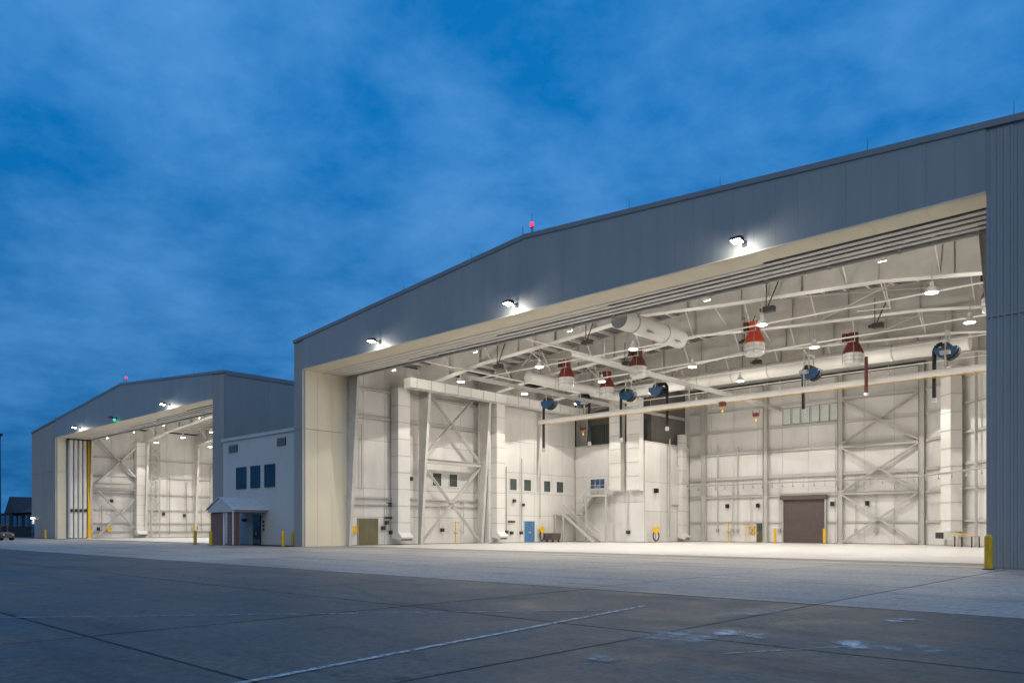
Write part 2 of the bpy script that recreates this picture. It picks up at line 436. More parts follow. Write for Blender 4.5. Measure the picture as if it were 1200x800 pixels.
blotch(-5.6, 7.6, 0.26, 0.36, 0.6, 'blotch_thin', 'small round pale spill nearest the lower edge', 0.0165)
blotch(-4.1, 14.2, 0.35, 0.6, 0.0, 'blotch', 'white spill by the pale concrete edge on the right', 0.0165)
blotch(-6.5, 13.6, 0.35, 1.4, -0.15, 'blotch_thin', 'long pale streak along the slab joint near pale concrete', 0.0165)

# ================================================================== hangar shell shared by the two halls
YF = 34.9                      # front face of the big hall
RIDGE = -31.6
def roof_z(x, ridge=RIDGE, top=19.55): return top - abs(x - ridge) / 12.5

def ribbed(x0, x1, y, z0, z1, pitch=0.205, depth=0.035):
    """vertical trapezoid ribs facing -Y"""
    b = MB(); n = max(1, round((x1 - x0) / pitch)); p = (x1 - x0) / n
    prof = []
    for i in range(n):
        xa = x0 + i * p
        prof += [(xa, y), (xa + p * 0.55, y), (xa + p * 0.63, y - depth), (xa + p * 0.92, y - depth)]
    prof.append((x1, y))
    for (x, yy) in prof: b.v += [(x, yy, z0), (x, yy, z1)]
    for i in range(len(prof) - 1): b.f.append((2 * i, 2 * i + 2, 2 * i + 3, 2 * i + 1))
    return b

def shell(label, x_l, x_r, ox, oy, depth_end, name='aircraft_hangar', top=19.55, lwall=True):
    """outer shell: front wall, reveal, soffit, tracks, roof and outer walls. ox/oy shift from the big hall"""
    H = thing(name, label, 'hangar', (0, 0, 0))
    rg = RIDGE + ox; yf = YF + oy
    oL, oR = -56.6 + ox, -7.05 + ox
    HT = 14.8
    rz = lambda x: roof_z(x, rg, top)
    # front wall: one metal panel after the other
    fw = MB().prism([(x_l + 0.02, 0.0), (oL, 0.0), (oL, HT + 0.03), (oR, HT + 0.03), (oR, 0.0), (x_r - 0.02, 0.0), (x_r - 0.02, rz(x_r) - 0.1), (rg, rz(rg) - 0.1), (x_l + 0.02, rz(x_l) - 0.1)], 'y', yf + 0.055, yf + 0.25).build('front_wall', 'backing', H)
    def panel(x0, x1, z0, zt0, zt1, kind):
        gp = 0.0035
        if kind == 'flat':
            pts = [(x0 + gp, z0), (x1 - gp, z0), (x1 - gp, zt1), (x0 + gp, zt0)]
            if x0 < rg < x1: pts = [(x0 + gp, z0), (x1 - gp, z0), (x1 - gp, zt1), (rg, rz(rg) - 0.2), (x0 + gp, zt0)]
            b = MB().prism(pts, 'y', yf, yf + 0.05)
        else:
            b = ribbed(x0 + gp, x1 - gp, yf + 0.036, z0, min(zt0, zt1))
        b.build('wall_panel', 'facade', fw)
    n = round((oR - oL) / 1.07); w = (oR - oL) / n
    for i in range(n):
        a, b_ = oL + i * w, oL + (i + 1) * w
        panel(a, b_, HT + 0.05, rz(a) - 0.2, rz(b_) - 0.2, 'flat')
    for (a0, a1) in ((x_l, oL), (oR, x_r)):
        m = max(1, round((a1 - a0) / 1.0)); ww = (a1 - a0) / m
        for i in range(m):
            a, b_ = a0 + i * ww, a0 + (i + 1) * ww
            zt = min(rz(a), rz(b_)) - 0.32
            panel(a, b_, 0.03, 9.86, 9.86, 'rib'); panel(a, b_, 9.93, zt, zt, 'rib')
    MB().box(x_l, oL, yf - 0.012, yf + 0.05, 9.862, 9.928).build('seam_strip', 'facade', fw)
    MB().box(oR, x_r, yf - 0.012, yf + 0.05, 9.862, 9.928).build('seam_strip', 'facade', fw)
    # gable trim
    t = MB()
    for (a, b_) in ((x_l - 0.05, rg), (rg, x_r + 0.05)):
        t.prism([(a, rz(a) - 0.24), (b_, rz(b_) - 0.24), (b_, rz(b_) + 0.02), (a, rz(a) + 0.02)], 'y', yf - 0.06, yf + 0.3)
    t.build('roof_trim', 'facade_trim', H)
    # drip edge over the opening
    MB().box(oL, oR, yf - 0.05, yf + 0.05, HT + 0.002, HT + 0.045).build('drip_edge', 'cream', H)
    # cream reveal on the left
    for (y0, y1) in ((yf, yf + 1.42), (yf + 1.42, yf + 2.86), (yf + 2.86, yf + 4.3)):
        for (z0, z1) in ((0.02, 9.86), (9.90, HT - 0.01)):
            if ox < 0 and y0 > yf + 0.1: continue
            MB().box(oL - 0.12, oL - 0.002, y0 + 0.006, y1 - 0.006, z0, z1).build('jamb_panel', 'cream', H)
    MB().box(oL - 0.002, oL + 0.022, yf - 0.02, yf + 0.03, 0.02, HT).build('jamb_corner', 'cream', H)
    MB().box(oR - 0.02, oR + 0.1, yf + 0.26, yf + 4.3, 0.02, HT - 0.01).build('jamb_panel', 'cream', H)
    # soffit panels
    ns = 22; sw = (oR - oL) / ns
    for i in range(ns):
        MB().box(oL + i * sw + 0.006, oL + (i + 1) * sw - 0.006, yf + 0.052, yf + 1.6, HT - 0.005, HT + 0.08).build('soffit_panel', 'cream', H)
    # four door tracks; each slot opens one leaf width further along
    starts = [oL + 39.5, oL + 29.5, oL + 19.6, oL + 9.4]
    MB().box(oL, oR, yf + 1.6, yf + 4.25, HT + 0.28, HT + 0.6).build('slot_void_shade', 'black', H)  # black box painting in the darkness of the void above the slots
    for k in range(4):
        y0 = yf + 1.6 + k * 0.62
        MB().box(oL, starts[k], y0 + 0.002, y0 + 0.26, HT - 0.004, HT + 0.07).build('slot_cover', 'cream', H)
        MB().box(oL, oR, y0 + 0.262, y0 + 0.618, HT - 0.03, HT + 0.03).build('door_track', 'white', H)
    tb = MB().tube((oL, yf + 4.42, HT + 0.02), (oR, yf + 4.42, HT + 0.02), 0.17, 12)
    tb.build('track_beam', 'steel_grey', H, True)
    for i in range(15):
        xx = oL + 2.2 + i * 3.3
        MB().bar((xx, yf + 4.1, HT - 0.05), (xx + 0.35, yf + 5.3, HT + 0.3), 0.1).bar((xx, yf + 4.42, HT - 0.2), (xx, yf + 4.42, HT + 0.7), 0.09).build('track_bracket', 'steel', H)
    MB().box(oL - 0.1, oR + 0.1, yf + 4.25, yf + 4.33, HT + 0.3, 17.3).build('header_light_block', 'white', H)  # unseen sheet behind the header, added to block light
    # roof deck
    rf = MB()
    for (a, b_) in ((x_l, rg), (rg, x_r)):
        rf.prism([(a, rz(a) - 0.13), (b_, rz(b_) - 0.13), (b_, rz(b_)), (a, rz(a))], 'y', yf + 0.31, depth_end)
    roof = rf.build('roof', 'deck', H)
    for i in range(9):
        xx = x_l + 1.5 + i * (x_r - x_l - 2.5) / 8.0 + (0.8 if i % 2 else 0)
        MB().tube((xx, yf + 0.5, rz(xx)), (xx, yf + 0.5, rz(xx) + 0.75), 0.016, 5, 0.006).build('lightning_rod', 'dark', roof)
    # outer walls
    for xw in (x_l, x_r):
        b = MB().box(min(xw, xw + (0.2 if xw == x_l else -0.2)), max(xw, xw + (0.2 if xw == x_l else -0.2)), yf + 0.26, depth_end, 0.0, rz(xw) - 0.14)
        ow = b.build('side_wall', 'facade', H)
        if xw == x_r and ox < 0:
            for j in range(5):
                yy = yf + 0.3 + j * 4.6
                MB().box(xw + 0.002, xw + 0.03, yy + 0.008, yy + 4.592, 0.05, rz(xw) - 0.45).build('wall_panel', 'facade', ow)
            MB().box(xw - 0.01, xw + 0.09, yf + 0.31, depth_end, rz(xw) - 0.42, rz(xw) + 0.015).build('eave_trim', 'facade_trim', ow)
            MB().tube((xw + 0.1, yf + 9.5, 10.4), (xw + 0.1, yf + 9.5, rz(xw) - 0.4), 0.07, 8).build('downspout', 'steel', ow)
    return H

big = shell('large pale steel hangar with the wide lit opening on the right', -58.0, -5.2, 0, 0, 80.4)
small = shell('farther steel hangar with the lit opening at the left', -137.5, -73.8, -69.2, 1.6, 82.0)

# ------------------------------------------------------------------ steel frames, purlins and roof services inside a hall
FR = [39.4, 47.5, 55.6, 63.7, 71.8]
def frames(H, ox, oy, ys, x_lo, x_hi):
    rg = RIDGE + ox
    rz = lambda x: roof_z(x, rg)
    for fy in ys:
        y = fy + oy
        f = MB()
        for s in (-1, 1):
            cx = lambda d: rg + s * d       # distance from the ridge line
            # tapered column: web + flanges
            f.prism([(cx(24.98), 0.02), (cx(24.62), 0.02), (cx(23.40), 14.6), (cx(23.3), 16.9), (cx(24.98), 16.9)], 'y', y - 0.012, y + 0.012)
            f.bar((cx(24.62), y, 0.02), (cx(23.40), y, 14.6), 0.30, 0.03, (1, 0, 0))
            f.bar((cx(25.0), y, 0.02), (cx(25.0), y, 16.9), 0.30, 0.03, (1, 0, 0))
            # rafter with haunch
            pts_b = [(23.35, 15.1), (16.6, 16.0), (8.0, 16.5), (0.0, 17.1)]
            top = [(0.0, rz(rg) - 0.42), (23.3, rz(rg + 23.3) - 0.42)]
            f.prism([(cx(d), z) for d, z in pts_b + top], 'y', y - 0.014, y + 0.014)
            for (a, b_) in zip(pts_b[:-1], pts_b[1:]):
                f.bar((cx(a[0]), y, a[1]), (cx(b_[0]), y, b_[1]), 0.75, 0.05)
            f.bar((cx(0), y, top[0][1]), (cx(23.3), y, top[1][1]), 0.36, 0.03)
        fo = f.build('steel_frame', 'rafter', H)
        # web stiffeners
        for d in (-20.5, -16.6, -12, -8, -4, 0.0, 4, 8, 12, 16.6, 20.5):
            x = rg + d; zb = 17.1 - abs(d) * 0.066 if abs(d) <= 16.6 else 16.0 - (abs(d) - 16.6) * 0.133
            MB().box(x - 0.02, x + 0.02, y - 0.24, y - 0.016, zb + 0.04, rz(x) - 0.45).build('stiffener', 'steel', fo)
    # purlins
    x = x_lo + 0.6
    while x < x_hi:
        if abs(x - rg) > 0.3:
            MB().box(x - 0.02, x + 0.02, ys[0] + oy - 4, ys[-1] + oy + 8, rz(x) - 0.38, rz(x) - 0.14).box(x - 0.08, x + 0.08, ys[0] + oy - 4, ys[-1] + oy + 8, rz(x) - 0.405, rz(x) - 0.382).build('purlin', 'frame', H)
        x += 1.55
    # flange braces from rafter foot to purlins
    for fy in ys[1:]:
        y = fy + oy
        for d in range(-21, 22, 5):
            x = rg + d + 0.8
            zb = 16.9 - abs(d) * 0.066
            MB().bar((x, y, zb + 0.1), (x, y + 1.5, rz(x) - 0.4), 0.07).bar((x, y, zb + 0.1), (x, y - 1.5, rz(x) - 0.4), 0.07).build('flange_brace', 'frame', H)
    # rod cross bracing in the roof plane
    for (x0, x1) in ((-52, -41), (-22, -11)):
        for (fa, fb) in zip(ys[1:3], ys[2:4]):
            MB().tube((x0 + ox, fa + oy, 16.4), (x1 + ox, fb + oy, 16.9), 0.035, 6).tube((x0 + ox, fb + oy, 16.4), (x1 + ox, fa + oy, 16.9), 0.035, 6).build('roof_brace', 'steel', H)

frames(big, 0, 0, FR, -57.5, -6)
frames(small, -69.2, 1.6, FR[:4], -126.5, -74.5)

def pipe(H, pts, r, m='frame', name='pipe'):
    return MB().path(pts, r).build(name, m, H, True)
for (y, z, r) in ((50.4, 15.6, .06), (58.2, 15.6, .06), (62.2, 15.2, .05), (69.6, 15.2, .06), (75.2, 15.2, .06)):
    p = pipe(big, [(-54.5, y, z), (-9, y, z)], r)
    for i in range(8):
        x = -52 + i * 5.6 + random.uniform(-.6, .6)
        MB().tube((x, y, z), (x, y, roof_z(x) - 0.4), 0.014, 5).build('hanger_rod', 'steel_grey', p)
for (x, z, r) in ((-49.5, 15.6, .08), (-38.5, 15.75, .075)):
    p = pipe(big, [(x, 40.5, z), (x, 78, z)], r)
    for i in range(6):
        y = 43.8 + i * 6.1
        MB().tube((x, y, z), (x, y, roof_z(x) - 0.4), 0.016, 5).build('hanger_rod', 'steel_grey', p)
for i in range(8):      # angled branch pipes
    x = -51 + i * 5.6; y = random.choice((50.5, 58.5, 66.4, 74.0)) + random.uniform(-.5, .5)
    pipe(big, [(x, y, 15.4), (x + random.uniform(.4, 1.0), y + random.uniform(2.5, 4.2), 16.3)], 0.045, name='branch_pipe')

for (x, y) in ((-21.5, 47.0), (-36.0, 47.0), (-45.5, 47.0), (-27.0, 55.1), (-38.0, 55.1), (-17.5, 55.1), (-30, 63.2)):
    z = 16.3 - abs(x - RIDGE) * 0.05
    MB().box(x - 0.35, x + 0.35, y - 0.2, y + 0.2, z - 0.45, z - 0.1).box(x - 0.6, x - 0.4, y - 0.12, y + 0.12, z - 0.35, z - 0.15).bar((x - 0.1, y, z - 0.1), (x + 0.7, y, z + 1.6), 0.06).bar((x - 0.2, y, z - 0.1), (x - 0.2, y, z + 1.6), 0.05).build('cable_trolley', 'dark', big)
for (y0, y1) in ((47.5, 55.6), (55.6, 63.7), (63.7, 71.8)):      # joist bridging between the frames
    for x in (-47, -29, -17):
        z = roof_z(x) - 0.45
        m_ = (y0 + y1) / 2
        MB().bar((x, y0, z - 1.3), (x + 0.6, m_, z - 0.1), 0.06).bar((x + 0.6, m_, z - 0.1), (x, y1, z - 1.3), 0.06).build('roof_strut', 'frame', big)
# ------------------------------------------------------------------ big hall: floor, inner walls
hf = MB().box(-57.6, -5.5, 39.3, 80.2, -0.1, 0.012).build('hangar_floor', 'floor'); structure(hf)
sill = structure(MB().box(-57.9, -5.25, 34.72, 39.28, -0.1, 0.010).build('door_sill', 'apron_new'))
for k in range(4):
    y0 = 36.7 + k * 0.62
    MB().box(-56.5, -7.1, y0, y0 + 0.30, 0.0, 0.014).build('track_bed', 'tan', sill)
    MB().box(-56.5, -7.1, y0 + 0.13, y0 + 0.17, 0.0, 0.022).build('floor_rail', 'steel_grey', sill)

def wall_x(H, x, y0, y1, z1, cols, courses, face=1, name='inner_wall', thick=0.25, m='white'):
    """inner wall standing on a line of constant x, panels face +x (face=1)"""
    xa, xb = (x - thick, x - 0.035) if face > 0 else (x + 0.035, x + thick)
    w = MB().box(xa, xb, y0, y1, 0.0, z1).build(name, 'dark', H)
    ys = [y0 + (y1 - y0) * i / cols for i in range(cols + 1)]
    for a, b in zip(ys[:-1], ys[1:]):
        for za, zb in zip(courses[:-1], courses[1:]):
            p0, p1 = (x - 0.033, x) if face > 0 else (x, x + 0.033)
            j = random.uniform(-0.004, 0.004)
            MB().box(p0 + j, p1 + j, a + 0.012, b - 0.012, za + 0.012, zb - 0.012).build('wall_panel', m, w)
    return w
def wall_y(H, y, x0, x1, z1, cols, courses, name='inner_wall', thick=0.25, m='white'):
    w = MB().box(x0, x1, y + 0.035, y + thick, 0.0, z1).build(name, 'dark', H)
    xs = [x0 + (x1 - x0) * i / cols for i in range(cols + 1)]
    for a, b in zip(xs[:-1], xs[1:]):
        for za, zb in zip(courses[:-1], courses[1:]):
            j = random.uniform(-0.004, 0.004)
            MB().box(a + 0.012, b - 0.012, y + j, y + 0.033 + j, za + 0.012, zb - 0.012).build('wall_panel', m, w)
    return w
C_L = [0.05, 2.6, 5.2, 9.6, 11.9, 16.9]
C_B = [0.05, 2.2, 5.0, 7.1, 9.8, 12.3, 14.6, 17.0]
wl1 = wall_x(big, -57.45, 39.25, 56.1, 17.0, 7, C_L)
wl2 = wall_x(big, -55.75, 56.1, 70.3, 17.0, 6, [0.05, 2.9, 5.3, 7.5, 10.8, 16.9])
MB().box(-57.4, -55.79, 56.0, 56.098, 0.02, 16.9).build('wall_return', 'white', wl2)
wr1 = wall_y(big, 70.3, -55.7, -46.2, 10.9, 4, [0.05, 4.4, 7.4, 10.88])
wr2 = wall_x(big, -46.165, 70.34, 79.6, 10.9, 3, [0.05, 3.4, 6.6, 10.88])
MB().box(-57.4, -46.17, 70.32, 79.6, 10.902, 11.0).build('room_roof', 'white', big)
wup = MB().box(-57.4, -46.9, 72.4, 72.6, 11.002, 17.2).build('clerestory_wall', 'clerestory_shade', big)
MB().box(-46.9, -46.7, 72.4, 79.6, 11.002, 17.2).build('clerestory_wall', 'clerestory_shade', big)
for i in range(7): MB().box(-57.2 + i * 1.45, -55.9 + i * 1.45, 72.33, 72.398, 11.4, 13.6).build('pane', 'glass_in', wup)
wb = wall_y(big, 79.6, -46.1, -21.0, 17.4, 9, C_B)
MB().box(-57.8, -46.12, 79.64, 79.9, 10.0, 17.4).build('inner_wall', 'white', big)
MB().prism([(-57.79, 0.0), (-5.41, 0.0), (-5.41, roof_z(-5.41) - 0.14), (RIDGE, roof_z(RIDGE) - 0.14), (-57.79, roof_z(-57.79) - 0.14)], 'y', 79.95, 80.35).build('rear_wall', 'white', big)
MB().prism([(-137.29, 0.0), (-74.01, 0.0), (-74.01, roof_z(-74.01, RIDGE - 69.2) - 0.14), (RIDGE - 69.2, 19.41), (-137.29, roof_z(-137.29, RIDGE - 69.2) - 0.14)], 'y', 81.56, 81.95).build('rear_wall', 'white', small)
# splayed corner at the right end of the back wall
CH = thing('corner_frame', 'x', 'x'); bpy.data.objects.remove(CH)
ch0 = Vector((-21.0, 79.6, 0)); chd = Vector((0.683, -0.730, 0)); chn = Vector((-0.730, -0.683, 0))
def chp(s, off, z): v = ch0 + chd * s + chn * off; return (v.x, v.y, z)
def chbox(b, s0, s1, o0, o1, z0, z1):
    o = len(b.v)
    b.v += [chp(s, f, z) for z in (z0, z1) for f in (o0, o1) for s in (s0, s1)]
    b.f += [tuple(o + i for i in q) for q in ((0, 2, 3, 1), (4, 5, 7, 6), (0, 1, 5, 4), (1, 3, 7, 5), (3, 2, 6, 7), (2, 0, 4, 6))]
    return b
wc = chbox(MB(), 0.0, 21.0, -0.25, -0.035, 0.0, 17.3).build('splayed_wall', 'steel_grey', big)
for i in range(8):
    for za, zb in zip(C_B[:-1], C_B[1:]):
        chbox(MB(), i * 2.62 + 0.01, (i + 1) * 2.62 - 0.01, -0.033, 0.0, za + 0.008, zb - 0.008).build('wall_panel', 'white', wc)
MB().box(-6.2, -5.95, 39.25, 64.5, 0.0, 17.2).build('inner_wall', 'white', big)

# girts and columns of the back wall
BX = [-44.07, -36.7, -28.8, -21.3]
for x in BX:
    MB().ibeam((x, 79.28, 0.02), (x, 79.28, 17.2), 0.32, 0.5, 0.03).build('column', 'steel', wb)
for z in (2.2, 5.0, 7.1, 9.8, 12.3, 14.6):
    bars = [(-45.9, BX[0] - 0.2)] + [(a + 0.2, b - 0.2) for a, b in zip(BX[:-1], BX[1:])]
    for a, b in bars:
        if z < 3 and a < -34 < b:      # the roller door interrupts the low girt
            MB().box(a, -34.9, 79.42, 79.565, z - 0.06, z + 0.06).build('girt', 'steel', wb)
            MB().box(-30.2, b, 79.42, 79.565, z - 0.06, z + 0.06).build('girt', 'steel', wb)
        else:
            h = 0.17 if z == 7.1 else 0.09
            MB().box(a, b, 79.34 if z != 2.2 else 79.45, 79.565, z - h, z + h).build('girt', 'steel', wb)
    chbox(MB(), 0.4, 20.5, 0.02, 0.24, z - 0.1, z + 0.1).build('girt', 'steel', wc)
for s in (3.9, 8.4, 13.0):
    chbox(MB(), s, s + 0.12, 0.26, 0.5, 0.02, 17.0).build('column', 'steel', wc)
# cross braces in the third bay
xa, xb = BX[2] + 0.25, BX[3] - 0.25
for (z0, z1) in ((0.15, 4.9), (5.2, 9.6), (10.0, 14.4)):
    for (p, q) in (((xa, z0), (xb, z1)), ((xa, z1), (xb, z0))):
        MB().bar((p[0], 79.18, p[1]), (q[0], 79.18, q[1]), 0.10, 0.16).bar((p[0], 78.9, p[1]), (q[0], 78.9, q[1]), 0.10, 0.12).build('cross_brace', 'steel', wb)
    MB().ibeam((xa, 79.1, z1 + 0.15), (xb, 79.1, z1 + 0.15), 0.28, 0.3, 0.03).build('brace_beam', 'steel', wb)
# wall-head sprinkler main with drops
pm = pipe(big, [(-45.9, 78.5, 6.35), (-22.0, 78.5, 6.35), (-8.5, 63.8, 6.35)], 0.07, 'steel_grey')
for i in range(22):
    t = i / 21.0
    v = Vector((-45.5, 78.5, 6.35)).lerp(Vector((-22.3, 78.5, 6.35)), t)
    MB().tube(v, v - Vector((0, 0, 0.34)), 0.035, 6).tube(v, v + Vector((0, 0, 0.7)), 0.02, 5).bar(v - Vector((0, 0, 0.34)), v - Vector((0, 0, 0.5)), 0.13).build('sprinkler_drop', 'steel_grey', pm)
for i in range(10):
    t = i / 9.0
    v = Vector((-21.6, 78.0, 6.35)).lerp(Vector((-8.8, 64.1, 6.35)), t)
    MB().tube(v, v - Vector((0, 0, 0.34)), 0.035, 6).tube(v, v + Vector((0, 0, 0.7)), 0.02, 5).bar(v - Vector((0, 0, 0.34)), v - Vector((0, 0, 0.5)), 0.13).build('sprinkler_drop', 'steel_grey', pm)
# conduits running up the back wall
for x in (-42.4, -40.6, -40.0, -38.4, -35.2, -27.3, -25.4, -23.7):
    pipe(big, [(x, 79.36, 0.8 + random.random()), (x, 79.36, 5.0 + random.random() * 6)], 0.05, 'steel', 'conduit')
    MB().box(x - 0.14, x + 0.14, 79.28, 79.43, 1.1, 1.5).build('junction_box', 'steel_grey', wb)
for x in (-41.2, -37.6, -29.6, -26.2): MB().box(x - 0.15, x + 0.15, 79.15, 79.5, 3.8, 4.25).build('wall_speaker', 'black', wb)
# pale panes high in the wall
for i in range(6):
    x = -34.9 + i * 1.0
    wn_ = MB().box(x + 0.05, x + 0.93, 79.50, 79.58, 12.5, 14.3).build('window', 'steel_grey', wb)
    MB().box(x + 0.12, x + 0.86, 79.485, 79.52, 12.58, 14.22).build('pane', 'pale_pane', wn_)
# roller door and its guide
rd = MB().box(-34.72, -30.38, 79.40, 79.56, 0.02, 4.75).build('roller_door', 'dark', wb)
for i in range(27):
    MB().box(-34.7, -30.4, 79.33, 79.40, 0.03 + i * 0.174, 0.03 + i * 0.174 + 0.164).build('slat', 'brown', rd)
MB().box(-35.0, -30.1, 79.05, 79.5, 4.55, 5.0).build('roller_box', 'brown', rd)
for x in (-34.85, -30.35): MB().box(x, x + 0.16, 79.2, 79.5, 0.02, 4.55).build('guide_rail', 'steel_grey', rd)
bd = MB().box(-37.8, -36.95, 79.46, 79.59, 0.02, 2.2).build('door', 'browndoor', wb)
MB().box(-37.62, -37.13, 79.44, 79.47, 1.25, 2.0).build('pane', 'glass_in', bd)
MB().box(-37.75, -37.6, 79.40, 79.45, 0.98, 1.06).build('door_handle', 'steel', bd)
MB().box(-38.7, -38.05, 79.44, 79.58, 0.9, 1.75).build('notice_board', 'yellow', wb)
MB().tube((-38.9, 79.2, 0.02), (-38.9, 79.2, 2.4), 0.05, 8).build('standpipe', 'yellow', wb)

# left wall: door, windows, braces
def window_x(w, x, y0, y1, z0, z1, m='glass_in', name='window'):
    f = MB()
    t = 0.07
    f.box(x, x + 0.07, y0 - t, y0, z0 - t, z1 + t).box(x, x + 0.07, y1, y1 + t, z0 - t, z1 + t)
    f.box(x, x + 0.068, y0, y1, z1, z1 + t).box(x, x + 0.068, y0, y1, z0 - t, z0)
    fo = f.build(name, 'sign_white', w)
    MB().box(x + 0.005, x + 0.03, y0, y1, z0, z1).build('pane', m, fo)
    return fo
for (a, b) in ((49.9, 51.05), (52.1, 53.2)): window_x(wl1, -57.44, a, b, 5.75, 7.0)
for (a, b) in ((57.2, 58.0), (59.2, 60.25), (61.4, 62.55), (64.7, 65.8), (66.9, 68.1)): window_x(wl2, -55.74, a, b, 5.6, 6.8)
od = MB().box(-57.44, -57.33, 41.0, 43.25, 0.02, 2.5).build('door', 'steel_grey', wl1)
for (a, b) in ((41.06, 42.1), (42.14, 43.19)): MB().box(-57.34, -57.30, a, b, 0.05, 2.43).build('door_leaf', 'olive', od)
dd = MB().box(-55.74, -55.66, 61.35, 63.15, 0.02, 2.4).build('door', 'sign_white', wl2)
for (a, b) in ((61.43, 62.22), (62.26, 63.07)):
    lf = MB().box(-55.67, -55.62, a, b, 0.04, 2.32).build('door_leaf', 'bluedoor', dd)
MB().box(-55.62, -55.56, 62.1, 62.18, 1.0, 1.2).box(-55.62, -55.56, 62.3, 62.38, 1.0, 1.2).build('door_handle', 'steel', dd)
def brace_x(w, x, y0, y1, z0, z1, wd=0.13):
    for (p, q) in (((y0, z0), (y1, z1)), ((y0, z1), (y1, z0))):
        MB().bar((x, p[0], p[1]), (x, q[0], q[1]), wd, 0.09, (1, 0, 0)).bar((x - 0.3, p[0], p[1]), (x - 0.3, q[0], q[1]), wd * 0.8, 0.09, (1, 0, 0)).build('cross_brace', 'steel', w)
brace_x(wl1, -56.3, 47.7, 55.4, 8.3, 15.4); brace_x(wl1, -56.3, 47.7, 55.4, 0.2, 7.7)
MB().ibeam((-56.3, 47.6, 8.0), (-56.3, 55.5, 8.0), 0.3, 0.42, 0.03).build('brace_beam', 'steel', wl1)
for z in (3.75, 4.35): MB().box(-57.38, -57.2, 39.7, 56.0, z - 0.07, z + 0.07).build('girt', 'steel', wl1)
for z in (11.6, 14.2): MB().box(-57.38, -57.2, 39.7, 56.0, z - 0.1, z + 0.1).build('girt', 'steel', wl1)
for (y, a, b) in ((41.3, 5.0, 11), (40.2, 0.2, 9.5), (44.1, 1.2, 4), (47.9, 1.3, 4), (50.6, 1.4, 3.9), (53.9, 1.0, 4.3)):
    pipe(big, [(-57.2, y, a), (-57.2, y, b)], 0.045, 'steel', 'conduit')
for (y, a, b) in ((58.5, 0.9, 8), (60.9, 0.9, 9), (63.9, 2.6, 10)):
    pipe(big, [(-55.55, y, a), (-55.55, y, b)], 0.05, 'steel_grey', 'conduit')
for (y, z) in ((44.0, 1.9), (44.5, 1.0), (43.6, 1.4), (50.9, 1.2), (46.9, 6.1), (44.3, 3.6)):
    MB().box(-57.38, -57.1, y, y + 0.3, z, z + 0.35).build('junction_box', 'dark', wl1)
for (y, z) in ((58.4, 1.0), (59.2, 0.9), (60.7, 0.9), (59.6, 4.3), (61.0, 3.9)):
    MB().box(-55.7, -55.45, y, y + 0.32, z, z + 0.32).build('junction_box', 'dark', wl2)
for i in range(4): MB().box(-57.38, -57.15, 44.0 + i * 0.28, 44.16 + i * 0.28, 2.45, 2.62).build('hose_coupling', 'dark', wl1)
MB().box(-57.4, -57.2, 40.35, 40.85, 1.1, 1.75).build('notice_board', 'yellow', wl1)
for i in range(5): MB().box(-55.7, -55.62, 58.9 + i * .22, 59.06 + i * .22, 2.15, 2.35).build('wall_valve', 'dark', wl2)

# corner room: blue-glazed landing door
wdw = MB().box(-53.45, -51.35, 70.2, 70.29, 5.15, 7.2).build('landing_window', 'sign_white', wr1)
for i in range(3):
    MB().box(-53.36 + i * 0.66, -52.78 + i * 0.66, 70.17, 70.215, 6.05, 7.1).build('pane', 'glass_blue', wdw)
    MB().box(-53.36 + i * 0.66, -52.78 + i * 0.66, 70.172, 70.216, 5.2, 5.98).build('lower_panel', 'steel_grey', wdw)
pipe(big, [(-48.2, 70.1, 1.2), (-48.2, 70.1, 5.6)], 0.05, 'steel_grey', 'conduit')
MB().box(-48.4, -48.0, 70.0, 70.25, 0.95, 1.3).build('junction_box', 'dark', wr1)
MB().box(-46.12, -45.9, 75.4, 77.2, 4.2, 8.6).build('access_panel', 'white', wr2)
MB().box(-46.1, -45.7, 72.0, 72.35, 5.4, 5.9).build('wall_speaker', 'black', wr2)
pipe(big, [(-45.7, 74.6, 0.6), (-45.7, 74.6, 11.5)], 0.09, 'steel_grey', 'drain_pipe')

# ------------------------------------------------------------------ vertical air ducts
def duct(H, x0, x1, y0, y1, z0, z1, hood=None, name='air_duct'):
    d = MB().box(x0, x1, y0, y1, z0, z1).build(name, 'duct', H)
    z = z0 + 0.9
    while z < z1 - 0.3:
        MB().box(x0 - 0.03, x1 + 0.03, y0 - 0.03, y1 + 0.03, z, z + 0.06).build('duct_flange', 'steel', d); z += 1.55
    if hood == 'x':
        MB().prism([(x0, z0 - 0.003), (x1, z0 - 0.003), (x1 + 0.55, z0 - 0.42), (x1 + 0.3, z0 - 0.75), (x0, z0 - 0.5)], 'y', y0 + 0.003, y1 - 0.003).build('duct_hood', 'duct', d)
        MB().box(x1 - 0.1, x1 + 0.42, y0 + 0.1, y1 - 0.1, z0 - 0.72, z0 - 0.5).build('grille', 'dark', d)
    return d
duct(big, -57.3, -56.25, 44.7, 46.1, 1.15, 14.6, 'x')
duct(big, -55.7, -54.9, 56.4, 57.6, 1.15, 14.6, 'x')
ed_ = MB().box(-54.95, -53.95, 44.3, 69.5, 14.3, 15.15).build('air_duct', 'duct', big)
for i in range(15): MB().box(-54.98, -53.92, 45.0 + i * 1.7, 45.06 + i * 1.7, 14.27, 15.18).build('duct_flange', 'steel', ed_)
def tall_duct(x0, x1, y0, y1, zb, zt, flare):
    d = MB()
    d.box(x0, x1, y0, y1, zb + 2.4, zt)
    d.prism([(x0, zb + 2.4), (x0 + flare, zb), (x1, zb), (x1, zb + 2.4)], 'y', y0, y1)
    o = d.build('air_duct', 'duct', big)
    z = zb + 0.05
    while z < zt:
        MB().box(x0 - 0.03, x1 + 0.03, y0 - 0.03, y0 + 0.02, z, z + 0.06).build('duct_flange', 'steel', o); z += 1.5
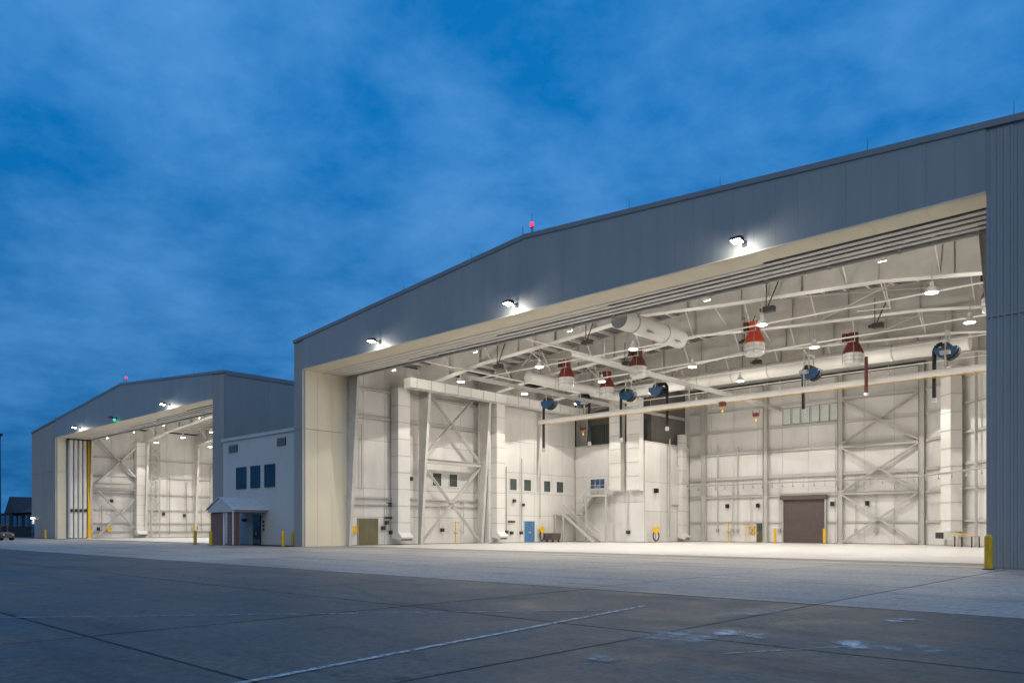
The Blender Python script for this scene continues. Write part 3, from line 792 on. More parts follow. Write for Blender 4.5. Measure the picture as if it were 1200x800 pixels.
tall_duct(-50.2, -48.7, 69.4, 70.25, 5.6, 15.6, 0.0)
tall_duct(-47.9, -46.3, 69.4, 70.25, 5.6, 15.6, 0.0)
dch = chbox(MB(), 5.2, 6.7, 0.5, 1.5, 1.3, 15.5).build('air_duct', 'duct', big)
for i in range(9): chbox(MB(), 5.16, 6.74, 0.47, 1.54, 2.2 + i * 1.55, 2.27 + i * 1.55).build('duct_flange', 'steel', dch)
chbox(MB(), 5.3, 6.6, 0.8, 2.0, 0.6, 1.29).build('duct_hood', 'duct', dch)
chbox(MB(), 5.35, 6.55, 1.8, 2.05, 0.68, 1.2).build('grille', 'dark', dch)
duct(big, -46.1, -45.5, 76.9, 77.9, 1.0, 12.2, 'x')

# round supply duct near the opening, and the long duct across the hall
rdct = MB().tube((-28.1, 39.9, 14.75), (-28.1, 47.2, 14.75), 0.62, 24).build('round_duct', 'duct', big, True)
for y in (41.3, 44.9): MB().tube((-28.1, y, 14.75), (-28.1, y + 0.09, 14.75), 0.66, 24).build('duct_collar', 'steel', rdct, True)
for y in (42.6, 46.0):
    MB().bar((-27.62, y - 0.32, 14.38), (-27.62, y + 0.32, 14.38), 0.06, 0.5, (0.75, 0, -0.6)).build('grille_frame', 'steel', rdct)
    for k in (-0.14, 0.14): MB().bar((-27.60, y + k - 0.1, 14.36), (-27.60, y + k + 0.1, 14.36), 0.07, 0.38, (0.75, 0, -0.6)).build('grille', 'dark', rdct)
ld = MB().tube((-46, 66.6, 15.8), (-14.5, 66.6, 15.8), 0.66, 24).build('round_duct', 'duct', big, True)
for i in range(9): MB().tube((-44.5 + i * 3.5, 66.6, 15.8), (-44.4 + i * 3.5, 66.6, 15.8), 0.69, 24).build('duct_collar', 'steel', ld, True)
MB().tube((-47, 52.4, 15.4), (-47, 70, 15.4), 0.5, 20).build('round_duct', 'duct', big, True)

# ------------------------------------------------------------------ crane: runways and bridge, hoists
cr = thing('bridge_crane', 'white underhung crane bridge spanning the big hangar below its roof', 'crane', (-31, 60, 12.6))
cr.location = (0, 0, 0)
for x in (-46.4, -34.8):
    rw = MB().ibeam((x, 43.5, 14.15), (x, 79.0, 14.15), 0.17, 0.32, 0.03).build('runway_beam', 'steel', cr)
    for y in (47.5, 55.6, 63.7, 71.8):
        MB().tube((x, y, 14.3), (x, y, 15.7), 0.03, 6).build('runway_hanger', 'steel', rw)
for x in (-24.6, -14.6): MB().tube((x, 60, 13.98), (x, 60, 16.4), 0.03, 6).build('bridge_hanger', 'steel', cr)
br = MB().tube((-52.2, 60, 12.5), (-9.2, 60, 12.5), 0.24, 16).build('bridge_girder', 'duct', cr, True)
for x in (-46.4, -34.8, -24.6, -14.6): MB().box(x - 0.3, x + 0.3, 59.75, 60.25, 13.75, 13.98).box(x - 0.05, x + 0.05, 59.95, 60.05, 12.7, 13.75).build('end_truck', 'steel_grey', br)
MB().tube((-53, 60.35, 12.25), (-9.4, 60.35, 12.25), 0.035, 6).build('conductor_rail', 'yellow', br)

def hoist(label, x, y, z):
    t = thing('chain_hoist', label, 'hoist', (x, y, z + 0.4)); t.scale = (0.62, 0.62, 0.62)
    MB().box(-0.42, 0.42, -0.28, 0.28, 0.0, 0.5).box(-0.16, 0.16, -0.36, 0.36, 0.1, 0.42).build('motor_housing', 'red', t)
    for dx in (-0.5, 0.5): MB().tube((dx, 0, 0.5), (dx, 0, 0.95), 0.05, 6).build('trolley_arm', 'dark', t)
    for dx in (-0.36, 0.0, 0.36): MB().tube((dx, 0.02, -0.55 + abs(dx)), (dx, 0.02, 0.0), 0.07, 8).build('chain', 'yellow', t)
    MB().lathe([(0.0, -0.9), (0.13, -0.82), (0.15, -0.62), (0.05, -0.53)], n=10).build('hook_block', 'yellow', t, True)
    return t
hoist('orange and yellow hoist hanging from the crane bridge, left of its neighbour', -31.6, 60.0, 11.55)
hoist('orange and yellow hoist farther back, right of the bridge hoist', -32.4, 68.0, 11.6)
hoist('small yellow hoist near the two tall wall ducts', -52.0, 67.0, 11.9)

# ------------------------------------------------------------------ unit heaters (red hood, white bowl)
def heater(label, x, y, z, hood='red'):
    t = thing('unit_heater', label, 'heater', (x, y, z), group='red and white heaters under the roof'); t.scale = (0.82, 0.82, 0.92)
    MB().lathe([(0.0, 0.02), (0.62, 0.0), (0.80, 0.12), (0.86, 0.5), (0.84, 0.92), (0.80, 0.96)], n=28).build('bowl', 'bowl', t, True)
    MB().lathe([(0.86, 0.93), (0.90, 0.99), (0.72, 1.4), (0.52, 1.75), (0.46, 1.8), (0.46, 2.6), (0.0, 2.6)], n=28).build('hood', hood, t, True)
    MB().lathe([(0.80, 0.30), (0.88, 0.31), (0.88, 0.36), (0.80, 0.37)], n=28).lathe([(0.80, 0.62), (0.885, 0.63), (0.885, 0.66), (0.80, 0.67)], n=28).build('bowl_rim', 'steel_grey', t, True)
    for k in range(4):
        a = k * math.pi / 2 + 0.4
        MB().bar((0.9 * math.cos(a), 0.9 * math.sin(a), 0.05), (0.9 * math.cos(a), 0.9 * math.sin(a), 1.0), 0.035).bar((0.9 * math.cos(a), 0.9 * math.sin(a), 1.0), (0.5 * math.cos(a), 0.5 * math.sin(a), 1.85), 0.035).build('cage_bar', 'steel_grey', t)
    fm = MB()
    for a in (-0.62, 0.62):
        for b in (-0.5, 0.5): fm.bar((a - 0.3, b, 1.85), (a - 0.3, b, 2.75), 0.05)
    for zz in (1.85, 2.75):
        for b in (-0.5, 0.5): fm.bar((-0.92, b, zz), (0.32, b, zz), 0.05)
        for a in (-0.92, 0.32): fm.bar((a, -0.5, zz), (a, 0.5, zz), 0.05)
    fm.build('support_frame', 'steel', t)
    MB().box(-0.86, -0.5, -0.35, 0.35, 1.95, 2.6).build('burner_box', 'darkred', t)
    for (a, b) in ((-0.9, -0.48), (0.3, -0.48), (-0.9, 0.48), (0.3, 0.48)):
        MB().tube((a, b, 2.75), (a, b, roof_z(x) - z - 0.4), 0.02, 5).build('hanger_rod', 'steel_grey', t)
    return t
heater('bright red and white heater nearest the hangar opening, under a lamp', -24.6, 51.4, 13.75, 'orange')
heater('tall dark red and white heater left of the ceiling centre', -41.7, 51.4, 13.6)
heater('small red and white heater beside the blue reels', -43.2, 59.4, 14.0)
heater('dark hooded heater behind the lamp at the round duct', -35.2, 52.6, 13.8, 'darkred')
hr = heater('dull red and grey heater at the right behind the big rafter', -20.5, 59.0, 13.65, 'darkred')
MB().tube((1.05, 0.3, 0.6), (1.05, 0.3, -2.3), 0.15, 10).build('hanging_hose', 'darkred', hr, True)
MB().tube((1.05, 0.3, -2.3), (1.05, 0.3, -2.5), 0.19, 10).build('nozzle', 'sign_white', hr, True)
heater('red heater at the far right edge of the opening', -9.9, 51.4, 14.0)

# ------------------------------------------------------------------ blue hose reels
def reel(label, x, y, z, drop, hx=-0.75, hose='black'):
    t = thing('hose_reel', label, 'hose reel', (x, y, z), group='blue hose reels under the roof')
    half = [(0.72 * math.cos(a), 0.62 * math.sin(a)) for a in [math.pi + math.pi * k / 14 for k in range(15)]]
    MB().prism([(-0.72, 0.16)] + half + [(0.72, 0.16)], 'y', -0.5, 0.5).build('shroud', 'blue', t, True)
    for dy in (-0.56, 0.5):
        MB().prism([(0.86 * u, 0.9 * w) for (u, w) in half], 'y', dy, dy + 0.058).build('side_plate', 'blue', t)
    MB().prism([(1.12 * u, 1.14 * w - 0.02) for (u, w) in half[7:]] + [(1.02 * u, 1.03 * w - 0.02) for (u, w) in reversed(half[7:])], 'y', -0.3, 0.3).build('hose_wrap', hose, t, True)
    MB().tube((0, -0.45, 0.2), (0, 0.45, 0.2), 0.3, 14).build('drum', 'dark', t, True)
    MB().bar((0, -0.5, 0), (0, 0.5, 0), 0.1).bar((0, -0.45, 0), (0, -0.45, 1.3), 0.09).bar((0, 0.45, 0), (0, 0.45, 1.3), 0.09).bar((0, -0.6, 1.3), (0, 0.6, 1.3), 0.12).build('hanger_frame', 'steel', t)
    MB().path([(-0.3, 0, 0.52), (hx * 0.8, 0, 0.42), (hx, 0, 0.1), (hx, 0, -drop)], 0.14, 10).build('hose', hose, t, True)
    MB().lathe([(0.0, -0.32), (0.16, -0.28), (0.2, -0.1), (0.14, 0.1), (0, 0.12)], (hx, 0, -drop), 12).build('nozzle', 'steel_grey', t, True)
    for a in (-0.4, 0.4): MB().tube((0, a, 1.3), (0, a, 3.6), 0.03, 5).build('hanger_rod', 'steel_grey', t)
    return t
reel('leftmost blue hose reel with a long black hose, by left wall', -51.1, 60.2, 14.4, 4.7)
reel('blue hose reel second from the left, above the stairs', -47.3, 61.0, 14.35, 4.3, 0.75)
reel('blue hose reel between the two tall wall ducts', -41.9, 61.0, 14.3, 4.2, -0.85)
reel('blue hose reel right of the tall wall ducts', -38.6, 61.0, 14.35, 3.6, 0.95)
reel('blue hose reel right of the ceiling centre, over the roller door', -24.4, 61.0, 14.0, 3.0, -0.65)
reel('rightmost blue hose reel, below the kink of the rafter', -14.7, 61.0, 14.2, 3.4, -0.85)

# ------------------------------------------------------------------ lamps
def spot(parent, loc, energy, cone, col, blend=0.15, rot=(0, 0, 0), rad=0.25):
    d = bpy.data.lights.new('lamp_light', 'SPOT'); d.energy = energy; d.spot_size = R(cone); d.spot_blend = blend
    d.color = col; d.shadow_soft_size = rad
    o = bpy.data.objects.new('lamp_light', d); COL.objects.link(o); o.parent = parent; o.location = loc; o.rotation_euler = rot
    return o
WARM = (1.0, 0.95, 0.875)
HB = {'house': MB().lathe([(0.33, 0.0), (0.31, 0.14), (0.18, 0.34), (0.11, 0.38), (0.11, 0.62), (0, 0.62)], n=18).mesh('reflector', 'duct', True),
      'lens': MB().lathe([(0.0, -0.05), (0.2, -0.035), (0.30, 0.03)], n=18).mesh('lens', 'lens', True),
      'stem': MB().tube((0, 0, 0.62), (0, 0, 1.6), 0.025, 6).mesh('stem', 'steel')}
def high_bay(label, x, y, z, e, group):
    t = thing('high_bay_lamp', label, 'lamp', (x, y, z), group=group)
    for k, n in (('house', 'reflector'), ('lens', 'lens'), ('stem', 'stem')): link(n, HB[k], t)
    spot(t, (0, 0, -0.08), e, 126, WARM, 0.06)
    d = bpy.data.lights.new('lamp_light', 'POINT'); d.energy = e * 0.08; d.color = WARM; d.shadow_soft_size = 0.2
    o = bpy.data.objects.new('lamp_light', d); COL.objects.link(o); o.parent = t; o.location = (0, 0, -0.3)
    return t
EB = 2500
for r, y in enumerate((46.6, 55.0, 63.2, 71.4)):
    for c, x in enumerate((-49.8, -40.6, -31.6, -21.8, -12.0)):
        if r == 3 and (c == 0 or c == 4): continue
        high_bay('lit high bay lamp, %s from the left in the %s row of the big hangar' % (ORD[c], ORD[r]), x, y, 14.5, EB, 'high bay lamps in the big hangar')
for r, y in enumerate((48.2, 56.6, 64.8)):
    for c, x in enumerate((-119, -109.8, -100.8, -91, -81.2)):
        high_bay('lit high bay lamp, %s from the left in the %s row of the farther hangar' % (ORD[c], ORD[r]), x, y, 14.5, EB, 'high bay lamps in the farther hangar')

def flood(label, x, y, z, lit=True, green=False):
    t = thing('floodlight', label, 'floodlight', (x, y, z), group='floodlights over the hangar openings'); t.scale = (0.85, 0.85, 0.8)
    MB().bar((0, 0, 0.06), (0, -0.75, 0.1), 0.07).box(-0.12, 0.12, -0.02, 0.02, -0.14, 0.2).build('arm', 'dark', t)
    MB().prism([(-1.15, -0.02), (-0.6, -0.1), (-0.6, 0.16), (-0.75, 0.22), (-1.12, 0.16)], 'x', -0.3, 0.3).build('housing', 'dark', t)
    if lit:
        MB().prism([(-1.14, -0.045), (-0.62, -0.125), (-0.62, -0.105), (-1.14, -0.025)], 'x', -0.27, 0.27).build('lens', 'lens_cool', t)
        spot(t, (0, -0.95, -0.2), 2200, 140, (1.0, 0.93, 0.82), 0.8, (R(-14), 0, 0), 0.15)
        d = bpy.data.lights.new('lamp_light', 'POINT'); d.energy = 105; d.color = (1.0, 0.97, 0.9); d.shadow_soft_size = 0.12
        o = bpy.data.objects.new('lamp_light', d); COL.objects.link(o); o.parent = t; o.location = (0, -0.8, -0.24)
    if green:
        MB().lathe([(0, -0.34), (0.13, -0.3), (0.15, -0.12), (0.1, -0.02)], (0.0, -0.3, -0.1), 12).build('green_lamp', 'lens_green', t, True)
        d = bpy.data.lights.new('lamp_light', 'POINT'); d.energy = 6; d.color = (0.1, 1, 0.5); d.shadow_soft_size = 0.15
        o = bpy.data.objects.new('lamp_light', d); COL.objects.link(o); o.parent = t; o.location = (0, -0.35, -0.55)
for (x, w) in ((-46.0, 'left'), (-32.2, 'middle'), (-17.2, 'right')):
    flood('lit floodlight on the big hangar front, the %s of three' % w, x, YF - 0.07, 15.3)
flood('lit floodlight on the farther hangar front, left one', -115.2, YF + 1.53, 15.3)
flood('unlit floodlight with a green lamp on the farther hangar front', -102.0, YF + 1.53, 15.3, False, True)
flood('lit floodlight on the farther hangar front, right one', -86.4, YF + 1.53, 15.3)

def track_spot(label, x, y, z, grp, e=750):
    t = thing('track_floodlight', label, 'floodlight', (x, y, z), group=grp)
    MB().bar((0, -0.6, 0.25), (0, -0.1, 0.1), 0.07).build('arm', 'steel', t)
    MB().prism([(-0.16, -0.1), (0.12, -0.2), (0.2, 0.08), (-0.1, 0.2)], 'x', -0.22, 0.22).build('housing', 'sign_white', t)
    MB().bar((-0.19, 0.175, -0.06), (0.19, 0.175, -0.06), 0.02, 0.26, (0, -0.25, 1)).build('lens', 'lens', t)
    spot(t, (0, 0.24, -0.05), e, 110, (1, 0.94, 0.84), 0.5, (R(84), 0, 0), 0.12)
for c, x in enumerate((-51.3, -41.5, -32.4, -22.2, -12.6)):
    track_spot('small floodlight behind the door tracks of the big hangar, %s from the left' % ORD[c], x, 40.1, 14.95, 'small floodlights behind the big hangar tracks')
for c, x in enumerate((-121.0, -111.0, -101.2, -91.0, -81.0)):
    track_spot('small floodlight behind the door tracks of the farther hangar, %s from the left' % ORD[c], x, 41.7, 14.95, 'small floodlights behind the farther tracks')

def beacon(label, x, y, z):
    t = thing('obstruction_light', label, 'beacon', (x, y, z), group='red beacons on the ridges')
    MB().tube((0, 0, -0.1), (0, 0, 0.55), 0.035, 8).bar((-0.15, 0, 0.5), (0.15, 0, 0.5), 0.05).build('mast', 'dark', t)
    for dx in (0.0,):
        MB().lathe([(0.0, 0.82), (0.09, 0.79), (0.12, 0.7), (0.12, 0.58), (0.08, 0.54)], (dx, 0, 0), 12).build('red_lens', 'lens_red', t, True)
    MB().tube((0.0, 0, 0.55), (0.0, 0, 1.35), 0.014, 5).tube((-0.75, 0, -0.1), (-0.75, 0, 0.7), 0.02, 5).build('rod', 'dark', t)
    d = bpy.data.lights.new('lamp_light', 'POINT'); d.energy = 8; d.color = (1, 0.05, 0.1); d.shadow_soft_size = 0.2
    o = bpy.data.objects.new('lamp_light', d); COL.objects.link(o); o.parent = t; o.location = (0, -0.4, 0.8)
beacon('red obstruction light on the ridge of the big hangar', -31.4, YF + 0.45, 19.57)
beacon('red obstruction light on the ridge of the farther hangar', -100.3, YF + 2.05, 19.57)

# ------------------------------------------------------------------ staircase against the corner room
st = thing('staircase', 'white steel staircase with landing below the blue glazed window', 'staircase', (-52, 68, 0)); st.location = (0, 0, 0)
def flight(x0, z0, x1, z1, y0, y1, n):
    for i in range(n):
        t = (i + 0.5) / n; x = x0 + (x1 - x0) * t; z = z0 + (z1 - z0) * (i + 1) / n
        MB().box(x - 0.15, x + 0.15, y0 + 0.04, y1 - 0.04, z - 0.045, z).build('tread', 'steel', st)
    for y in (y0, y1):
        MB().bar((x0, y, z0 + 0.02), (x1, y, z1), 0.05, 0.28).build('stringer', 'steel', st)
        r = MB().bar((x0, y, z0 + 1.05), (x1, y, z1 + 1.05), 0.05)
        r.bar((x0, y, z0 + 0.6), (x1, y, z1 + 0.6), 0.03)
        for i in range(5):
            t = i / 4.0; r.bar((x0 + (x1 - x0) * t, y, z0 + (z1 - z0) * t), (x0 + (x1 - x0) * t, y, z0 + (z1 - z0) * t + 1.05), 0.04)
        r.build('handrail', 'steel', st)
flight(-50.1, 0.02, -54.3, 3.1, 66.4, 67.6, 16)
MB().box(-55.6, -54.2, 66.3, 69.9, 3.0, 3.14).build('landing', 'steel', st)
flight(-54.2, 3.15, -52.3, 5.1, 68.7, 69.9, 9)
MB().box(-53.0, -50.0, 68.6, 70.1, 5.05, 5.28).build('landing', 'steel', st)
r = MB()
for z in (5.8, 6.3): r.bar((-52.3, 68.65, z), (-50.05, 68.65, z), 0.045).bar((-50.05, 68.65, z), (-50.05, 70.1, z), 0.045)
for x in (-52.3, -51.2, -50.05): r.bar((x, 68.65, 5.28), (x, 68.65, 6.32), 0.045)
r.build('handrail', 'steel', st)
for (x, y, z) in ((-52.9, 68.7, 5.05), (-50.15, 68.7, 5.05), (-55.4, 66.4, 3.0), (-54.3, 66.4, 3.0)):
    MB().box(x - 0.09, x + 0.09, y - 0.09, y + 0.09, 0.013, z).build('post', 'steel', st)
MB().bar((-52.9, 68.72, 4.2), (-52.1, 68.72, 5.05), 0.09).build('knee_brace', 'steel', st)

# ------------------------------------------------------------------ floor-standing things in the big hall
bol = MB().tube((0, 0, 0), (0, 0, 1.2), 0.145, 20).build('post', 'yellow', None, True)
COL.objects.unlink(bol); post_me = bol.data
cap_me = MB().lathe([(0.148, 1.195), (0.14, 1.27), (0.10, 1.32), (0.0, 1.335)], n=20).mesh('cap', 'yellow', True)
foot_me = MB().lathe([(0.22, 0.0), (0.22, 0.03), (0.148, 0.035)], n=20).mesh('base_plate', 'dark', True)
def bollard(label, x, y, sc=1.0, z=0.008):
    t = thing('bollard', label, 'bollard', (x, y, z), group='yellow bollards')
    t.scale = (1, 1, sc)
    link('post', post_me, t); link('cap', cap_me, t); link('base_plate', foot_me, t)
bollard('yellow bollard at the right jamb of the big opening', -6.75, 33.85)
bollard('yellow bollard at the big hangar left corner, by downspout', -58.55, 34.2)
bollard('second yellow bollard just behind the one by the downspout', -58.95, 35.4, 0.95)
bollard('yellow bollard in front of the brick entrance porch', -66.3, 31.6)
bollard('shaded yellow bollard at the porch side, by the farther opening', -71.6, 32.6)
bollard('yellow bollard at the left jamb of the farther opening', -126.6, 35.4)
bollard('yellow bollard at the far left corner of the farther hangar', -139.4, 37.5)
bollard('yellow bollard left of the brown roller door', -35.2, 78.3, 1.15)
bollard('yellow bollard right of the brown roller door', -30.0, 78.3, 1.15)

ey = thing('eyewash_station', 'yellow eyewash stand at left wall under the cross brace', 'eyewash station', (-56.7, 52.3, 0.013))
MB().tube((0, 0, 0), (0, 0, 2.2), 0.05, 8).build('riser', 'yellow', ey); MB().lathe([(0.03, 0.98), (0.22, 1.04), (0.26, 1.12)], (0.1, 0, 0), 14).build('bowl', 'yellow', ey, True)
MB().bar((0, 0, 2.15), (0.55, 0, 2.15), 0.05).lathe([(0.02, 2.12), (0.16, 2.02), (0.17, 1.99), (0, 1.99)], (0.55, 0, 0), 12).build('shower_head', 'yellow', ey)
MB().lathe([(0.22, 0), (0.2, 0.02), (0.05, 0.04)], n=14).build('foot', 'yellow', ey)
ey2 = copy_tree(ey, 'yellow eyewash stand at the back wall left of the brown door', (-40.9, 79.1, 0.013), R(-90))
def hose_cabinet(label, x, y, rz):
    t = thing('hose_station', label, 'hose station', (x, y, 0.013), rz)
    MB().box(-0.05, 0.05, -0.06, 0.06, 0, 1.5).build('stand', 'steel_grey', t)
    MB().tube((0.06, 0, 1.35), (0.26, 0, 1.35), 0.38, 18).build('reel', 'yellow', t, True)
    b = MB()
    for k in range(16):
        a0, a1 = 2 * math.pi * k / 16, 2 * math.pi * (k + 1) / 16
        b.tube((0.18, 0.34 * math.sin(a0), 0.72 + 0.55 * math.cos(a0)), (0.18, 0.34 * math.sin(a1), 0.72 + 0.55 * math.cos(a1)), 0.07, 6)
    b.build('hose', 'black', t, True)
hose_cabinet('yellow hose reel with coiled black hose by the corner room', -45.4, 71.2, R(-35))
hose_cabinet('yellow hose reel with black hose next to the blue door', -55.45, 63.9, R(0))
ct = thing('tool_cart', 'dark brown tool cart at the foot of the stairs', 'cart', (-54.6, 64.9, 0.013))
MB().prism([(-0.5, 0.25), (0.5, 0.25), (0.62, 1.0), (-0.62, 1.0)], 'y', -0.7, 0.7).build('tub', 'brown', ct)
for a in (-0.4, 0.4):
    for b in (-0.5, 0.5): MB().tube((a, b - 0.04, 0.13), (a, b + 0.04, 0.13), 0.13, 12).build('wheel', 'black', ct)
MB().bar((-0.55, 0.7, 0.95), (-0.55, 0.95, 1.25), 0.05).bar((0.55, 0.7, 0.95), (0.55, 0.95, 1.25), 0.05).bar((-0.55, 0.95, 1.25), (0.55, 0.95, 1.25), 0.05).build('handle', 'steel_grey', ct)
wbn = thing('work_stand', 'low steel work stand with yellow top rail at right rear wall', 'work stand', (-15.9, 71.9, 0.013), R(-47))
MB().box(-1.3, 1.3, -0.35, 0.35, 0.86, 0.92).build('top', 'steel_grey', wbn)
MB().bar((-1.3, -0.37, 1.05), (1.3, -0.37, 1.05), 0.09).build('top_rail', 'yellow', wbn)
for a in (-1.2, 1.2):
    for b in (-0.3, 0.3): MB().box(a - 0.04, a + 0.04, b - 0.04, b + 0.04, 0, 0.86).build('leg', 'dark', wbn)

# ------------------------------------------------------------------ farther hall: inner walls, door leaves
ff = structure(MB().box(-137, -74.1, 36.7, 81.5, -0.1, 0.010).build('hangar_floor', 'floor'))
OXL = -126.7
C_S = [0.05, 2.3, 4.4, 6.9, 9.6, 12.4, 17.0]
ws = wall_x(small, OXL, 41.6, 81.5, 17.0, 14, C_S)
wall_y(small, 81.3, -126.6, -74.2, 17.2, 10, [0.05, 5, 11, 17])
MB().box(-74.35, -74.1, 41, 81.2, 0, 17).build('inner_wall', 'white', small)
for z in (1.0, 2.3, 4.4, 6.9, 9.6, 12.4): MB().box(OXL + 0.02, OXL + 0.22, 42, 81, z - 0.09, z + 0.09).build('girt', 'steel', ws)
brace_x(ws, OXL + 0.9, 42.2, 48.9, 8.4, 15.2, 0.28); brace_x(ws, OXL + 0.9, 42.2, 48.9, 0.3, 7.3, 0.2)
for z in (7.6, 8.3): MB().ibeam((OXL + 0.9, 42, z), (OXL + 0.9, 49.0, z), 0.3, 0.3, 0.03).build('brace_beam', 'steel', ws)
duct(small, OXL + 0.1, OXL + 1.3, 47.8, 49.3, 1.1, 15.0, 'x')
lat = MB()
for i in range(10):
    z = 3 + i * 1.15
    lat.bar((OXL + 0.6, 50.3, z), (OXL + 0.6, 51.6, z + 1.15), 0.09).bar((OXL + 0.6, 51.6, z), (OXL + 0.6, 50.3, z + 1.15), 0.09)
lat.bar((OXL + 0.6, 50.3, 0.1), (OXL + 0.6, 50.3, 15), 0.14).bar((OXL + 0.6, 51.6, 0.1), (OXL + 0.6, 51.6, 15), 0.14).build('lattice_column', 'steel', ws)
bdct = MB().prism([(60.2, 0.9), (64.0, 0.9), (64.0, 15.5), (63.0, 15.5), (60.2, 11.5)], 'x', OXL + 0.1, OXL + 1.9).build('air_duct', 'duct', small)
MB().box(OXL + 0.2, OXL + 1.8, 60.4, 63.8, 0.3, 0.89).build('grille', 'dark', bdct)
for i in range(6): MB().box(OXL + 1.9, OXL + 1.93, 60.25, 63.95, 2.2 + i * 1.6, 2.26 + i * 1.6).build('duct_flange', 'steel', bdct)
for (y, a, b) in ((43.0, 0.6, 5), (53.3, 0.5, 10), (56.1, 0.8, 9), (58.6, 1.2, 5)):
    pipe(small, [(OXL + 0.35, y, a), (OXL + 0.35, y, b)], 0.06, 'steel_grey', 'conduit')
for (y, z) in ((42.4, 1.2), (44.3, 5.5), (52.2, 3.6), (55.6, 3.4), (57.6, 1.3)): MB().box(OXL + 0.05, OXL + 0.3, y, y + 0.4, z, z + 0.5).build('junction_box', 'dark', ws)
MB().tube((OXL + 0.5, 44.0, 1.4), (OXL + 0.65, 44.0, 1.4), 0.38, 16).build('hose_wheel', 'yellow', ws)
MB().box(OXL + 0.05, OXL + 0.2, 57.0, 57.5, 1.1, 1.8).build('notice_board', 'yellow', ws)
heater('dark red heater at the right edge of the farther opening', -79.2, 52.6, 13.7, 'darkred')
for k in range(4):
    y = 38.15 + k * 0.62
    dl = thing('hangar_door_leaf', 'white sliding door leaf, %s from the outer face, in the farther opening' % ORD[k], 'hangar door', (-131.0, y, 0.02), group='stacked sliding door leaves')
    MB().box(-5.9, 6.0, 0.0, 0.40, 0.08, 14.55).build('leaf', 'sign_white', dl)
    MB().box(6.002, 6.05, 0.06, 0.34, 0.1, 14.5).build('edge_seal', 'white', dl)
    MB().box(6.0, 6.2, 0.05, 0.35, 3.9, 4.35).build('latch_box', 'black', dl)
    MB().tube((5.6, 0.16, 0.10), (5.6, 0.24, 0.10), 0.09, 12).build('wheel', 'dark', dl)
yp = thing('guard_post', 'tall yellow guard post beside the stacked sliding door leaves', 'guard post', (-125.2, 40.75, 0.01))
MB().box(-0.2, 0.25, -0.16, 0.2, 0, 14.6).build('post', 'yellow', yp)
MB().box(-0.3, 0.35, -0.22, 0.3, 0, 1.4).build('guard_foot', 'yellow', yp)
MB().box(-137.2, -126.0, 41.25, 41.5, 0, 17).build('pocket_wall', 'steel_grey', small)

# small door with lamp on the farther hangar's front
dl = MB().box(-136.9, -136.0, YF + 1.48, YF + 1.6, 0.03, 2.2).build('door', 'glass_blue', small)
MB().box(-136.85, -136.7, YF + 1.44, YF + 1.5, 1.0, 1.1).build('door_handle', 'steel', dl)
wlamp = thing('wall_lamp', 'small lit wall lamp over the door at the far left corner', 'lamp', (-136.4, YF + 1.55, 3.1))
MB().box(-0.2, 0.2, -0.25, 0.0, 0.1, 0.3).build('housing', 'dark', wlamp); MB().box(-0.17, 0.17, -0.24, -0.03, -0.12, 0.098).build('lens', 'lens', wlamp)
spot(wlamp, (0, -0.2, -0.2), 60, 140, (1, .97, .9), 0.4, (R(10), 0, 0), 0.1)

# ================================================================== office block between the two hangars
of = thing('office_block', 'grey two storey office block between the two hangars', 'building', (-66, 36.4, 0)); of.location = (0, 0, 0)
OY = 36.35
ow = MB().box(-73.6, -58.2, OY + 0.05, 58, 0.0, 10.2).build('front_wall', 'office', of)
n = 14
for i in range(n):
    a = -73.6 + i * (15.4 / n)
    MB().box(a + 0.006, a + 15.4 / n - 0.006, OY + 0.012, OY + 0.048, 0.05, 10.15).build('wall_panel', 'office', ow)
MB().box(-73.7, -58.15, OY - 0.12, OY + 0.2, 10.15, 10.45).build('parapet_trim', 'office', of)
MB().box(-73.6, -58.2, OY + 0.2, 58, 10.2, 10.3).build('roof', 'facade_trim', of)
for (x0, x1) in ((-70.75, -68.95), (-67.95, -66.35), (-65.35, -63.65)):
    f = MB(); t = 0.09; z0, z1 = 5.45, 7.35
    f.box(x0 - t, x0, OY - 0.05, OY + 0.011, z0 - t, z1 + t).box(x1, x1 + t, OY - 0.05, OY + 0.011, z0 - t, z1 + t).box(x0, x1, OY - 0.05, OY + 0.011, z1, z1 + t).box(x0, x1, OY - 0.09, OY + 0.011, z0 - t, z0)
    f.box((x0 + x1) / 2 - 0.025, (x0 + x1) / 2 + 0.025, OY - 0.03, OY + 0.011, z0, z1)
    fo = f.build('window', 'dark', ow)
    for (a, b) in ((x0, (x0 + x1) / 2 - 0.026), ((x0 + x1) / 2 + 0.026, x1)):
        MB().box(a, b, OY - 0.012, OY + 0.008, z0, z1).build('pane', 'glass', fo)
for (x0, x1) in ((-72.4, -70.6), (-63.2, -61.7)):
    lv = MB().box(x0, x1, OY - 0.03, OY + 0.011, 9.0, 9.72).build('louvre', 'dark', ow)
    for i in range(6): MB().prism([(OY - 0.10, 9.02 + i * 0.115), (OY - 0.032, 9.09 + i * 0.115), (OY - 0.032, 9.11 + i * 0.115), (OY - 0.10, 9.04 + i * 0.115)], 'x', x0 + 0.04, x1 - 0.04).build('slat', 'facade_trim', lv)
MB().tube((-58.7, OY - 0.12, 0.4), (-58.7, OY - 0.12, 10.0), 0.085, 10).tube((-58.7, OY - 0.12, 10.0), (-58.45, OY, 10.4), 0.085, 10).build('downspout', 'sign_white', of)
MB().path([(-58.7, OY - 0.12, 0.4), (-58.9, OY - 0.4, 0.1)], 0.085).build('downspout_foot', 'dark', of)
ed = MB().box(-67.55, -66.1, OY - 0.06, OY + 0.011, 0.02, 2.75).build('entrance_door', 'dark', ow)
for (a, b) in ((-67.47, -66.86), (-66.80, -66.18)):
    MB().box(a, b, OY - 0.085, OY - 0.058, 0.12, 2.05).build('pane', 'glass', ed)
